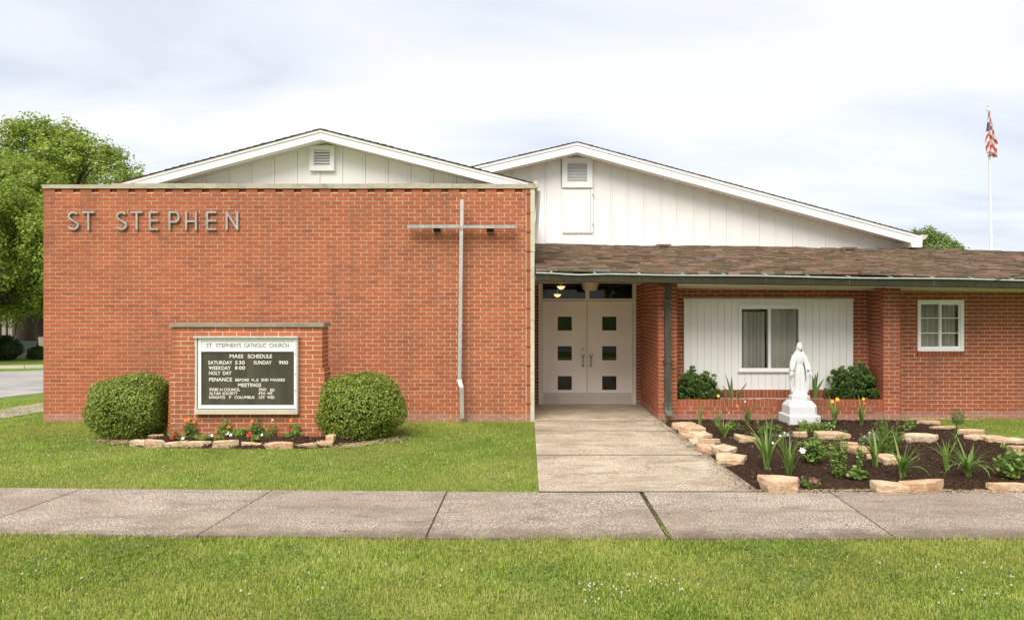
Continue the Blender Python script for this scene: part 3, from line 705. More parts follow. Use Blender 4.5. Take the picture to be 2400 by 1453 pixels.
# brickwork of the wing
PX0, PX1, PB = 2.23, 2.55, 13.15
br = []
n_p = 35
br += face_y(YW, PX0, PX1, .0, n_p, off=PX0)                                # left pier front
br += face_x(PX0, -1, YW + .102, 14.58, .0, 36, off=YW)                     # entrance side wall
br += face_x(.12, 1, YW + .31, 14.58, .0, 36, off=YW)
br += face_y(PB, PX1 + .02, 6.05, .25, 31, off=.1, holes=[(PX(1603, PB), PX(2000, PB), .3, PZ(700, PB)), (PX(1590, PB), 6.05, .20, .50)])
br += face_x(6.05, -1, YW + .102, PB - .01, .30, 30, off=YW)                # right return
br += face_y(YW, 6.05, 6.34, .0, n_p, off=6.05)                             # right pier
YR = 12.95
wx0, wx1, wz0, wz1 = PX(2150, YR), PX(2258.5, YR), PZ(836, YR), PZ(703, YR)
br += face_y(YR, 6.345, 11.0, .0, 34, off=.06, holes=[(wx0 - .004, wx1 + .004, wz0, wz1)])
br += face_y(14.6, .125, PX(1262, 14.6), .04, 35, off=0) + face_y(14.6, PX(1490, 14.6), 2.23, .04, 35, off=2.0)
lay(lw, br, M['brick_wing'])
mm = M['mortar_wing']; r6 = .0062
B('mortar', PX0 + r6, PX1 - r6, YW + r6, YW + .3, -.05, 2.33, mm, lw)
B('mortar', PX0 + r6, PX0 + .25, YW + .302, 14.75, -.05, 2.42, mm, lw)
B('mortar', .0, .12 - r6, YW + .305, 14.75, -.05, 2.42, mm, lw)
_yb = PB - .045; _a, _b, _c, _d = PX(1730, _yb) + .04, PX(1881, _yb) - .05, PZ(871, _yb) + .04, PZ(713, _yb) - .06
B('mortar', PX1 - r6 + .002, _a, PB + r6, PB + .2, -.05, 2.40, mm, lw); B('mortar', _b, 6.05, PB + r6, PB + .2, -.05, 2.40, mm, lw)
B('mortar', _a, _b, PB + r6, PB + .2, -.05, _c, mm, lw); B('mortar', _a, _b, PB + r6, PB + .2, _d, 2.40, mm, lw)
B('mortar', 6.05 + r6, 6.34 - r6, YW + r6, PB + .2, -.05, 2.262, mm, lw)
B('mortar', 6.34 + .001, wx0 - .003, YR + r6, YR + .3, -.05, 2.30, mm, lw)
B('mortar', wx1 + .003, 11.0, YR + r6, YR + .3, -.05, 2.22, mm, lw)
B('mortar', wx0 - .003, wx1 + .003, YR + r6, YR + .3, -.05, wz0 - .002, mm, lw)
B('mortar', wx0 - .003, wx1 + .003, YR + r6, YR + .3, wz1 + .002, 2.28, mm, lw)
B('mortar', .115, PX(1261, 14.6), 14.6 + r6, 14.75, -.05, 2.42, mm, lw)
B('mortar', PX(1491, 14.6), 2.235, 14.6 + r6, 14.75, -.05, 2.42, mm, lw)
B('end_wall', 10.99, 11.2, YR, 18.1, -.05, 2.4, M['gable'], lw)
B('cladding', 11.2, 14.0, YR + .1, 18.1, -.05, 2.25, M['gable'], lw)

# entrance doors
D = 14.62; t = lw
dk = lambda u0, u1, v0, v1: (PX(u0, D), PX(u1, D), PZ(v1, D), PZ(v0, D))
fr = thing('entrance_door', (PX(1376, D), D, .04), 'double white entrance door with six small square panes under a two pane transom', 'door')
for u0, u1, v0, v1 in ((1262, 1271.5, 664, 949), (1481.5, 1490, 664, 949), (1271.8, 1481.2, 700, 705), (1371.5, 1380.5, 665, 699.7), (1271.8, 1481.2, 660, 664.5)):
    x0, x1, z0, z1 = dk(u0, u1, v0, v1); z0 = max(z0, .043); B('frame', x0, x1, D - .06, D + .08, z0, z1, M['jamb'], fr)
for u0, u1 in ((1271.8, 1371.3), (1380.7, 1481.2)):
    x0, x1, z0, z1 = dk(u0, u1, 664.7, 699.8); B('transom_pane', x0, x1, D + .0, D + .006, z0, z1, M['glass_dark'], fr)
for (u0, u1, ws, hx) in ((1272, 1375.2, (1307, 1340), 1366.5), (1376.2, 1481, (1411, 1444.5), 1384.5)):
    x0, x1, z0, z1 = dk(u0, u1, 706, 948); z0 = .05
    w0, w1 = PX(ws[0], D), PX(ws[1], D)
    rows = [(PZ(b, D), PZ(a, D)) for a, b in ((742, 774.5), (811, 844), (881, 913.5))]
    mb = MB().box(x0, w0, D - .02, D + .025, z0, z1).box(w1, x1, D - .02, D + .025, z0, z1)
    zz = [z0] + [q for r_ in rows[::-1] for q in r_] + [z1]
    for i in range(0, len(zz), 2): mb.box(w0, w1, D - .02, D + .025, zz[i], zz[i + 1])
    leaf = part('door_leaf', mb, M['door'], fr)
    for a, b in rows: B('pane', w0, w1, D - .0, D + .006, a, b, M['glass_dark'], leaf)
    B('kick_plate', x0 + .01, x1 - .01, D - .026, D - .0205, z0 + .01, PZ(920, D), M['kick'], leaf)
    hxx = PX(hx, D); mb = MB()
    mb.tube([(hxx, D - .025, PZ(834, D)), (hxx, D - .075, PZ(837, D)), (hxx, D - .085, PZ(845, D)), (hxx, D - .07, PZ(852, D)), (hxx, D - .025, PZ(857, D))], [.018, .014, .012, .011, .016], 8)
    mb.ball((hxx, D - .028, PZ(833, D)), .034, .012, .036, 10).ball((hxx, D - .028, PZ(857, D)), .022, .010, .026, 10)
    part('handle', mb, M['steel'], leaf, smooth=True)
    B('panic_bar', w0 - .05, w1 + .05, D + .05, D + .09, rows[1][0] + .02, rows[1][0] + .045, M['alu_light'], leaf)
    for vv in (730, 818, 935):
        xh = x0 if u0 < 1300 else x1
        B('hinge', xh - .006, xh + .006, D - .028, D - .0205, PZ(vv + 7, D), PZ(vv - 7, D), M['kick'], leaf)
part('deadbolt', MB().tube([(PX(1366, D), D - .0205, PZ(818, D)), (PX(1366, D), D - .045, PZ(818, D))], .026, 14), M['kick'], fr)
B('threshold', PX(1271.8, D), PX(1481.2, D), D - .05, D + .06, .0425, .048, M['kick'], fr)
# vestibule behind the doors
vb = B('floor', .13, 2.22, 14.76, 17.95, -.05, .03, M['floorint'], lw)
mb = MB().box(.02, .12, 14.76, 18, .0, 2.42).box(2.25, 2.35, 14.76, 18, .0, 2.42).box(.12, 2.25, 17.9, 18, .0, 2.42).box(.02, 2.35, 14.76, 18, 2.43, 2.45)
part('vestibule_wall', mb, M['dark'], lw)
for i, (u, v, Y, r_) in enumerate(((1315, 673.5, 15.6, .085), (1306.5, 692, 17.3, .085))):
    c = P(u, v, Y)
    l_ = thing('ceiling_lamp', c, ('lit bowl lamp seen through the transom, the nearer and higher of the two' if i == 0 else 'lit bowl lamp deeper inside the vestibule, just above the left door top'), 'lamp', 'lit bowl lamps inside the vestibule')
    rings = [[(c.x + r_ * k * math.cos(a_), c.y + r_ * k * math.sin(a_), c.z + z) for a_ in [2 * math.pi * j / 14 for j in range(14)]] for k, z in ((.25, -.045), (.6, -.03), (.9, .0), (1, .022), (.95, .024), (.3, .02))]
    part('bowl', MB().loft(rings), M['lamp'], l_, smooth=True)
    part('stem', MB().tube([(c.x, c.y, c.z + .02), (c.x, c.y, 2.43)], .01, 6), M['kick'], l_)
c = P(1383, 673, 13.75)
l_ = thing('porch_lamp', (c.x, c.y, 2.42), 'unlit round cream drum lamp on the porch ceiling above the double doors', 'lamp')
rings = [[(c.x + r_ * math.cos(a_), c.y + r_ * math.sin(a_), z) for a_ in [2 * math.pi * j / 24 for j in range(24)]] for r_, z in ((.0, 2.253), (.11, 2.253), (.125, 2.262), (.155, 2.36), (.157, 2.385))]
part('shade', MB().loft(rings), M['lampshade'], l_, smooth=False)
part('mount', MB().loft([[(c.x + .165 * math.cos(a_), c.y + .165 * math.sin(a_), z) for a_ in [2 * math.pi * j / 24 for j in range(24)]] for z in (2.386, 2.412)]), M['cream'], l_)

# downspout on the left pier
ds = thing('downspout', (PX(1564, 12.5), 12.5, .05), 'weathered dark metal downspout on the brick pier beside the entrance', 'downspout')
yd = 12.50
def dsp(name, u0, u1, v0, v1, d0, d1, m): return B(name, PX(u0, yd), PX(u1, yd), yd - d0, yd + d1, PZ(v1, yd), PZ(v0, yd), m, ds)
dsp('upper_pipe', 1559.5, 1572.5, 657, 706, .035, .05, M['spout'])
dsp('lower_pipe', 1557.5, 1571.5, 706.3, 946, .045, .045, M['spout'])
dsp('collar', 1556, 1573.5, 704, 708, .052, .048, M['spout_end'])
dsp('collar', 1556, 1572, 943, 948, .052, .048, M['spout_end'])
rings = []
for (u, v, dy, w, h) in ((1564.5, 948, 0, .058, .045), (1565.5, 960, -.005, .058, .045), (1568, 968, -.03, .060, .045), (1571, 974, -.08, .062, .04)):
    p_ = P(u, v, yd + dy); rings.append([(p_.x - w, p_.y - h, p_.z), (p_.x + w, p_.y - h, p_.z), (p_.x + w, p_.y + h, p_.z - .0), (p_.x - w, p_.y + h, p_.z - .0)])
part('elbow', MB().loft(rings, cap=False), M['spout_end'], ds, fixn=False)
B('strap', PX(1554, 12.58), PX(1575, 12.58), 12.44, YW - .001, PZ(850, 12.5), PZ(846, 12.5), M['spout'], ds)
# service cable
mb = MB(); a_, b_ = P(2100, 668.5, 12.4), P(2620, 565, 9.6)
mb.tube([a_.lerp(b_, i / 14) + Vector((0, 0, -.22 * 4 * (i / 14) * (1 - i / 14))) for i in range(15)], .006, 5)
cb_ = thing('service_cable', a_, 'thin black cable rising to the right from the top of the right pier', 'cable')
part('cable', mb, M['cable'], cb_); part('anchor', MB().box(a_.x - .02, a_.x + .02, a_.y - .02, a_.y + .05, a_.z - .03, a_.z + .03), M['alu_light'], cb_)

# panel wall with window in the bay
bp = thing('board_panel', (PX(1801, PB), PB - .03, PZ(913, PB)), 'white vertical board panel with a curtained sliding window, set back in the brick bay', 'wall panel')
yb = PB - .045
fx0, fx1, fz0, fz1 = PX(1730, yb), PX(1881, yb), PZ(871, yb), PZ(713, yb)
bx0, bx1, bz0, bz1 = PX(1603, yb), PX(2000, yb), PZ(913, yb), PZ(701, yb)
nb = 25; bw = (bx1 - bx0) / nb
gx0, gx1, gz0, gz1 = fx0 + .03, fx1 - .03, fz0 + .03, fz1 - .03
mb = MB().box(bx0, gx0, yb + .012, yb + .04, bz0, bz1).box(gx1, bx1, yb + .012, yb + .04, bz0, bz1).box(gx0, gx1, yb + .012, yb + .04, bz0, gz0).box(gx0, gx1, yb + .012, yb + .04, gz1, bz1)
part('backing', mb, M['groove'], bp)
for i in range(nb):
    a, b = bx0 + i * bw + .003, bx0 + (i + 1) * bw - .003
    segs = [(bz0, bz1 - .03)]
    if b > fx0 and a < fx1:
        segs = [(bz0, fz0 - .002), (fz1 + .002, bz1 - .03)]
        if a < fx0 < b: B('board', a, fx0 - .002, yb, yb + .011, fz0 - .001, fz1 + .001, M['boards'], bp)
        if a < fx1 < b: B('board', fx1 + .002, b, yb, yb + .011, fz0 - .001, fz1 + .001, M['boards'], bp)
    for s0, s1 in segs: B('board', a, b, yb + rng.uniform(-.0008, .0008), yb + .011, s0, s1, M['boards'], bp)
B('top_trim', bx0 - .01, bx1 + .01, yb - .015, yb + .04, bz1 - .028, bz1 + .004, M['boards'], bp)
wn_ = bp
for (a, b, c, d) in ((fx0, fx0 + .055, fz0, fz1), (fx1 - .075, fx1, fz0, fz1), (fx0 + .055, fx1 - .075, fz1 - .085, fz1), (fx0 + .055, fx1 - .075, fz0, fz0 + .065)):
    B('window_frame', a, b, yb - .03, yb + .04, c, d, M['white'], bp)
B('window_sill', fx0 - .01, fx1 + .01, yb - .05, yb - .031, fz0 - .004, fz0 + .03, M['white'], bp)
ix0, ix1, iz0, iz1 = fx0 + .055, fx1 - .075, fz0 + .065, fz1 - .085
mxx = PX(1803, yb)
B('mullion', mxx - .022, mxx + .022, yb - .02, yb + .03, iz0, iz1, M['white'], bp)
for a, b in ((ix0, mxx - .022), (mxx + .022, ix1)):
    B('pane', a, b, yb + .016, yb + .021, iz0, iz1, M['glass'], bp)
def curtain(name, x0, x1, z0, z1, y, parent, amp=.018, gathers=9, slant=0):
    mb = MB(); n = 120; top = []; bot = []
    ph = random.random() * 6
    for i in range(n + 1):
        f = i / n; yy = y + amp * (1 - 2 * abs(math.sin(f * gathers * math.pi + ph + 1.1 * math.sin(f * 7 + ph)))) + .25 * amp * math.sin(f * 41)
        top.append((x0 + (x1 - x0) * f, yy * 1.0, z1)); bot.append((x0 + slant + (x1 - x0 - slant) * f, yy + .3 * amp * math.sin(f * 23), z0))
    mb.add(top + bot, [(i, i + 1, n + 2 + i, n + 1 + i) for i in range(n)])
    back = [(p[0], p[1] + .003, p[2]) for p in top + bot]; mb.add(back, [(i + 1, i, n + 1 + i, n + 2 + i) for i in range(n)])
    part(name, mb, M['curtain'], parent, smooth=True)
curtain('curtain', ix0 + .02, mxx - .05, iz0 - .02, iz1 - .05, yb + .12, bp, .035, 5)
curtain('curtain', mxx - .02, ix1 + .0, iz0 - .02, iz1 - .01, yb + .11, bp, .032, 4)
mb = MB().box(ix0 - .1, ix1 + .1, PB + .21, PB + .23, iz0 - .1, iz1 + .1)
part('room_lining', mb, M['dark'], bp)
# brick planter in the bay
pl = thing('brick_planter', (4.3, YW + .25, 0), 'low brick planter filling the bay under the white board panel', 'planter')
zs = PZ(937, YW); x0, x1 = PX1 + .003, 6.047
br = face_y(YW + .004, x0, x1, .0, 4, off=.05)
lay(pl, br, M['brick_wing'])
rl = []; x = x0 + .002; hh = zs - 4 * CO
while x < x1 - .02:
    w = min(.0585, x1 - x - .002); rl.append((x + w / 2, YW + .052 + rng.uniform(-.002, .002), 4 * CO + hh / 2 + rng.uniform(-.002, .002), w, .10, hh)); x += w + .0088
lay(pl, rl, M['brick_wing'], 'capping_brick')
rl = []; x = x0 + .002; z1_ = PZ(913.5, PB - .06); z0_ = PZ(931, PB - .06)
while x < x1 - .02:
    w = min(.0585, x1 - x - .002); rl.append((x + w / 2, PB - .045, (z0_ + z1_) / 2, w, .09, z1_ - z0_)); x += w + .0088
lay(pl, rl, M['brick_wing'], 'sill_brick')
B('mortar', x0 + .001, x1, YW + .012, YW + .098, -.05, zs - .006, mm, pl)
B('mortar', x0 + .001, x1, PB - .082, PB - .002, .1, z1_ - .006, mm, pl)
mb = MB(); nx, ny = 60, 8
vs = [(x0 + .001 + (x1 - x0) * i / nx, YW + .099 + (PB - .083 - YW - .099) * j / ny, zs - .075 + rng.uniform(0, .03) + .03 * math.sin(j / ny * math.pi)) for j in range(ny + 1) for i in range(nx + 1)]
mb.add(vs, [(j * (nx + 1) + i, j * (nx + 1) + i + 1, (j + 1) * (nx + 1) + i + 1, (j + 1) * (nx + 1) + i) for j in range(ny) for i in range(nx)])
part('soil', mb, M['mulch'], pl)

# right window
wt = thing('sliding_window', ((wx0 + wx1) / 2, YR, wz0), 'small white two sash window with horizontal bars and brick sill on the right wall', 'window')
z_s = PZ(823, YR)
fwd = .055
for (a, b, c, d) in ((wx0, wx0 + fwd, z_s, wz1), (wx1 - fwd, wx1, z_s, wz1), (wx0 + fwd, wx1 - fwd, wz1 - fwd, wz1), (wx0 + fwd, wx1 - fwd, z_s, z_s + fwd)):
    B('frame', a, b, YR - .015, YR + .06, c, d, M['white'], wt)
mid = (wx0 + wx1) / 2 + .01
for k_, (a, b, y_, s_) in enumerate(((wx0 + fwd, mid, YR + .035, .024), (mid - .02, wx1 - fwd, YR + .005, .030))):
    c, d = z_s + fwd, wz1 - fwd
    mb = MB().box(a, a + s_, y_, y_ + .025, c, d).box(b - s_, b, y_, y_ + .025, c, d).box(a + s_, b - s_, y_, y_ + .025, c, c + s_).box(a + s_, b - s_, y_, y_ + .025, d - s_, d)
    sh = part('sash', mb, M['white'], wt)
    for f in (1 / 3, 2 / 3): B('glazing_bar', a + s_, b - s_, y_ + .004, y_ + .012, c + (d - c) * f - .007, c + (d - c) * f + .007, M['white'], sh)
    B('pane', a + s_, b - s_, y_ + .014, y_ + .018, c + s_, d - s_, M['glass'], sh)
curtain('curtain', wx0 + .06, wx1 - .06, z_s, wz1, YR + .16, wt, .035, 8)
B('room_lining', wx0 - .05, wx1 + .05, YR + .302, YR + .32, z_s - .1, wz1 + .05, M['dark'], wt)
rl = []; n = 13; w = (wx1 - wx0) / n
for i in range(n): rl.append((wx0 + (i + .5) * w, YR + .035, (wz0 + z_s) / 2 - .001, w - .009, .11, z_s - wz0 - .006))
lay(wt, rl, M['brick_wing'], 'sill_brick')
B('mortar', wx0 + .005, wx1 - .005, YR + .002, YR + .06, wz0 + .004, z_s - .004, mm, wt)

# ------------------------------------------------------------------ brick sign
YS = 10.87
sg = thing('brick_sign', (-4.1, YS + .15, .05), 'freestanding brick sign pier with grey stone cap framing the church letter board', 'sign pier')
SX0, SX1 = PX(402, YS), PX(755, YS)
cx0, cx1, cz0, cz1 = PX(458, YS - .06), PX(698, YS - .06), PZ(970, YS - .06), PZ(788, YS - .06)
br = []; zb = .06; n = int(round((PZ(766, YS) - zb) / CO)); co = (PZ(766, YS) - zb) / n
ztop = zb + n * co
for k in range(n):
    z0 = zb + k * co; flr = 0 if z0 > PZ(866, YS) else .03 + .03 * (1 - z0)
    row = face_y(YS, SX0 - flr, SX1 + flr, z0, 1, off=.02 + (BL / 2 if k % 2 else 0), holes=[(cx0 + .02, cx1 - .02, cz0 + .04, cz1 - .03)], co=co)
    row += [b for b in face_x(SX1 + flr, 1, YS + .102, YS + .33, z0, 1, off=YS + (BL / 2 if k % 2 else 0))]
    row += [b for b in face_x(SX0 - flr, -1, YS + .102, YS + .33, z0, 1, off=YS + (BL / 2 if k % 2 else 0))]
    br += row
lay(sg, br, M['brick_sign'], limit=400 if len(br) < 300 else 300)
B('mortar', SX0 + .006, SX1 - .006, YS + .0062, YS + .33, .0, ztop - .004, M['mortar_sign'], sg)
B('mortar', SX0 - .028, SX1 + .028, YS + .0065, YS + .329, .0, PZ(866, YS) - .015, M['mortar_sign'], sg)
B('cap_stone', PX(397.5, YS - .03), PX(758.5, YS - .03), YS - .035, YS + .37, ztop + .001, PZ(757, YS - .03), M['cap'], sg)

ca = thing('letter_board', ((cx0 + cx1) / 2, YS - .06, cz0), 'aluminium framed notice case with white header and black mass times board in the brick sign', 'notice board')
y0 = YS - .075
B('top_rail', cx0 - .012, cx1 + .012, y0 - .035, y0 + .12, cz1 - .022, cz1, M['alu_light'], ca)
B('sill', cx0 - .006, cx1 + .004, y0 - .015, y0 + .12, cz0, PZ(958, YS), M['strip'], ca)
zi0 = PZ(958, YS) + .002; zi1 = cz1 - .024
B('side_rail', cx0, cx0 + .028, y0, y0 + .12, zi0, zi1, M['alu_light'], ca)
B('side_rail', cx1 - .030, cx1, y0, y0 + .12, zi0, zi1, M['alu_light'], ca)
X_ = lambda u: PX(440 + u / 6.604, y0); Z_ = lambda v: PZ(770 + v / 6.604, y0)
for (a, b, c, d) in ((155, 200, 150, 1240), (1640, 1672, 150, 1240), (200, 1640, 150, 190), (200, 1640, 1186, 1240), (200, 1640, 328, 358)):
    B('door_rail', X_(a) + .001, X_(b) - .001, y0 + .012, y0 + .045, Z_(d) + .001, Z_(c) - .001, M['white'], ca)
B('back_board', cx0 + .029, cx1 - .031, y0 + .08, y0 + .11, zi0, zi1, M['alu_light'], ca)
B('black_board', X_(201), X_(1639), y0 + .03, y0 + .05, Z_(1185), Z_(359), M['blackboard'], ca)
B('header_panel', X_(201), X_(1639), y0 + .022, y0 + .05, Z_(327), Z_(191), M['header'], ca)
for v in (392, 695, 955): part('catch', MB().tube([(X_(1663), y0 + .011, Z_(v)), (X_(1663), y0 - .008, Z_(v))], .009, 8), M['kick'], ca)
WORDS = [('MASS', 638, 848, 400, 460), ('SCHEDULE', 918, 1295, 400, 460), ('SATURDAY', 305, 680, 500, 557), ('5', 722, 762, 500, 557), ('30', 780, 872, 500, 557), ('SUNDAY', 1010, 1290, 500, 557), ('900', 1400, 1545, 500, 555),
 ('WEEKDAY', 312, 655, 583, 640), ('8', 718, 760, 583, 638), ('00', 780, 878, 583, 638), ('HOLY', 318, 496, 662, 720), ('DAY', 532, 668, 662, 718), ('PENANCE', 318, 675, 762, 820), ('BEFORE', 725, 938, 775, 820),
 ('W', 975, 1018, 778, 818), ('_', 1024, 1050, 810, 818), ('E', 1056, 1086, 778, 820), ('END', 1130, 1240, 775, 818), ('MASSES', 1270, 1495, 775, 818), ('MEETINGS', 768, 1128, 848, 905),
 ('PARI', 328, 460, 922, 970), ('H', 488, 524, 926, 970), ('COUNCIL', 548, 798, 924, 970), ('2ND', 1088, 1208, 924, 968), ('ED', 1268, 1335, 932, 978), ('ALTAR', 318, 503, 985, 1028), ('SOCIETY', 525, 765, 985, 1028), ('4TH', 1080, 1188, 985, 1028), ('WE', 1220, 1300, 985, 1028),
 ('KNIGHTS', 318, 565, 1045, 1088), ('F', 632, 662, 1045, 1088), ('COLUMBUS', 712, 1022, 1045, 1088), ('1ST', 1093, 1188, 1045, 1088), ('WED', 1220, 1335, 1045, 1088)]
HEAD = [('ST.', 280, 380, 232, 290), ("STEPHEN'S", 428, 818, 232, 290), ('CATHOLIC', 862, 1208, 232, 292), ('CHURCH', 1252, 1555, 232, 292)]
def words(lst, bold, yy, m):
    objs = []
    for w in lst:
        c = bpy.data.curves.new('text', 'FONT'); c.body = w[0]; c.size = 1; c.offset = bold * .6; c.extrude = .02; c.resolution_u = 3
        o = bpy.data.objects.new('text', c); COL.objects.link(o); objs.append(o)
    bpy.context.view_layer.update(); dg = bpy.context.evaluated_depsgraph_get()
    for o, w in zip(objs, lst):
        me = bpy.data.meshes.new_from_object(o.evaluated_get(dg)); n = len(me.vertices)
        co = np.empty(n * 3, dtype=np.float32); me.vertices.foreach_get('co', co); co = co.reshape(-1, 3)
        lo, hi = co.min(0), co.max(0); X0, X1, Z0, Z1 = X_(w[1]), X_(w[2]), Z_(w[4]), Z_(w[3])
        new = np.empty_like(co)
        new[:, 0] = X0 + (co[:, 0] - lo[0]) / (hi[0] - lo[0]) * (X1 - X0)
        new[:, 2] = Z0 + (co[:, 1] - lo[1]) / (hi[1] - lo[1]) * (Z1 - Z0)
        new[:, 1] = yy - co[:, 2] * .1
        me.vertices.foreach_set('co', new.ravel()); me.update(); me.materials.clear()
        link('lettering', me, m, ca)
        cu = o.data; bpy.data.objects.remove(o); bpy.data.curves.remove(cu)
words(WORDS, .028, y0 + .0275, M['letter_white']); words(HEAD, .0, y0 + .0195, M['letter_grey'])

# ------------------------------------------------------------------ soil beds
SB = [G(300, 1046), G(345, 1050), G(500, 1051), G(700, 1053), G(790, 1049), G(850, 1040), G(850, 1028), G(770, 1020)]
SB = [(p.x, p.y) for p in SB] + [(-2.85, YS + .02), (-5.35, YS + .02), (-5.7, YS - .12)]
RB = [(1548, 1000), (1600, 1030), (1640, 1062), (1690, 1092), (1715, 1112), (1745, 1138), (1768, 1152), (1800, 1158), (1900, 1160), (2400, 1161), (2700, 1161)]
RBg = [(G(u, v).x, G(u, v).y) for u, v in RB] + [(9.0, 8.4), (8.0, 9.8), (G(2400, 1048).x, G(2400, 1048).y), (G(2320, 1024).x, G(2320, 1024).y), (G(2220, 1003).x, G(2220, 1003).y), (G(2150, 992).x, G(2150, 992).y), (6.3, 12.58), (2.4, 12.58)]
def height_noise(x, y, s): return (np.sin(x * s + 1.3 * np.sin(y * s * .7)) * np.cos(y * s * 1.1 + 2 * np.sin(x * s * .43)))
def dist_poly(x, y, poly):
    d = np.full(len(x), 9e9); n = len(poly)
    for i in range(n):
        ax, ay = poly[i]; bx, by = poly[(i + 1) % n]; dx, dy = bx - ax, by - ay; L = dx * dx + dy * dy + 1e-12
        t = np.clip(((x - ax) * dx + (y - ay) * dy) / L, 0, 1); d = np.minimum(d, np.hypot(x - ax - t * dx, y - ay - t * dy))
    return d
def bed(name, poly, hgt, step, label_, nchips):
    xs_ = np.arange(min(p[0] for p in poly) - .1, max(p[0] for p in poly) + .1, step); ys_ = np.arange(min(p[1] for p in poly) - .1, max(p[1] for p in poly) + .1, step)
    XX, YY = np.meshgrid(xs_, ys_); x, y = XX.ravel(), YY.ravel(); ins = inpoly(x, y, poly); d = dist_poly(x, y, poly) * np.where(ins, 1, -1)
    z = np.clip(d * .5, -.08, 1); z = np.where(z > 0, hgt * (1 - np.exp(-z / hgt * 1.2)), z)
    z = z + np.where(d > 0, .012 * height_noise(x, y, 5) + .010 * height_noise(x + 3, y, 17) + rng.uniform(-.008, .008, len(x)), 0)
    nx_, ny_ = len(xs_), len(ys_); I = np.arange(nx_ * ny_).reshape(ny_, nx_)
    Fq = np.stack([I[:-1, :-1], I[:-1, 1:], I[1:, 1:], I[1:, :-1]], -1).reshape(-1, 4)
    keep = (d[Fq] > -.06).any(1); me = np_mesh(name, np.stack([x, y, z], 1), Fq[keep])
    o = link(name, me, M['mulch'], smooth=True, recenter=False); props(o, kind='structure')
    # loose chips
    cx_ = rng.uniform(xs_[0], xs_[-1], nchips * 3); cy_ = rng.uniform(ys_[0], ys_[-1], nchips * 3)
    dd = dist_poly(cx_, cy_, poly) * np.where(inpoly(cx_, cy_, poly), 1, -1); k = dd > -.03 - .30 * rng.rand(len(cx_)) ** 7; cx_, cy_, dd = cx_[k][:nchips], cy_[k][:nchips], dd[k][:nchips]
    cz_ = np.clip(dd * .5, 0, 1); cz_ = hgt * (1 - np.exp(-cz_ / hgt * 1.2)) + .012 * height_noise(cx_, cy_, 5) * (dd > 0) + .01 + .008 * rng.rand(len(cx_))
    cz_ = np.where(dd < 0, .043, cz_)
    n = len(cx_); an = rng.uniform(0, math.pi, n); L = rng.uniform(.006, .024, n); w = rng.uniform(.002, .006, n); tl_ = rng.uniform(-.5, .5, n)
    ux, uy = np.cos(an), np.sin(an); V = np.zeros((n, 4, 3))
    for q_, (sa, sb) in enumerate(((-1, -1), (1, -1), (1, 1), (-1, 1))):
        V[:, q_, 0] = cx_ + sa * L / 2 * ux - sb * w * uy; V[:, q_, 1] = cy_ + sa * L / 2 * uy + sb * w * ux; V[:, q_, 2] = cz_ + sa * L / 2 * tl_ + sb * w * .5
    o = link(name.replace('soil', 'chips'), np_mesh('chips', V.reshape(-1, 3), np.arange(n * 4).reshape(n, 4), rng.rand(n)), M['chips'], recenter=False); props(o, kind='stuff')
    def zf(px_, py_):
        d_ = dist_poly(np.array([px_]), np.array([py_]), poly)[0] * (1 if inpoly(np.array([px_]), np.array([py_]), poly)[0] else -1)
        if d_ <= 0: return 0.0
        return hgt * (1 - math.exp(-d_ * .5 / hgt * 1.2)) + .012 * float(height_noise(px_, py_, 5))
    return zf
zS = bed('sign_bed_soil', SB, .10, .03, '', 4500)
zR = bed('garden_bed_soil', RBg, .075, .045, '', 26000)

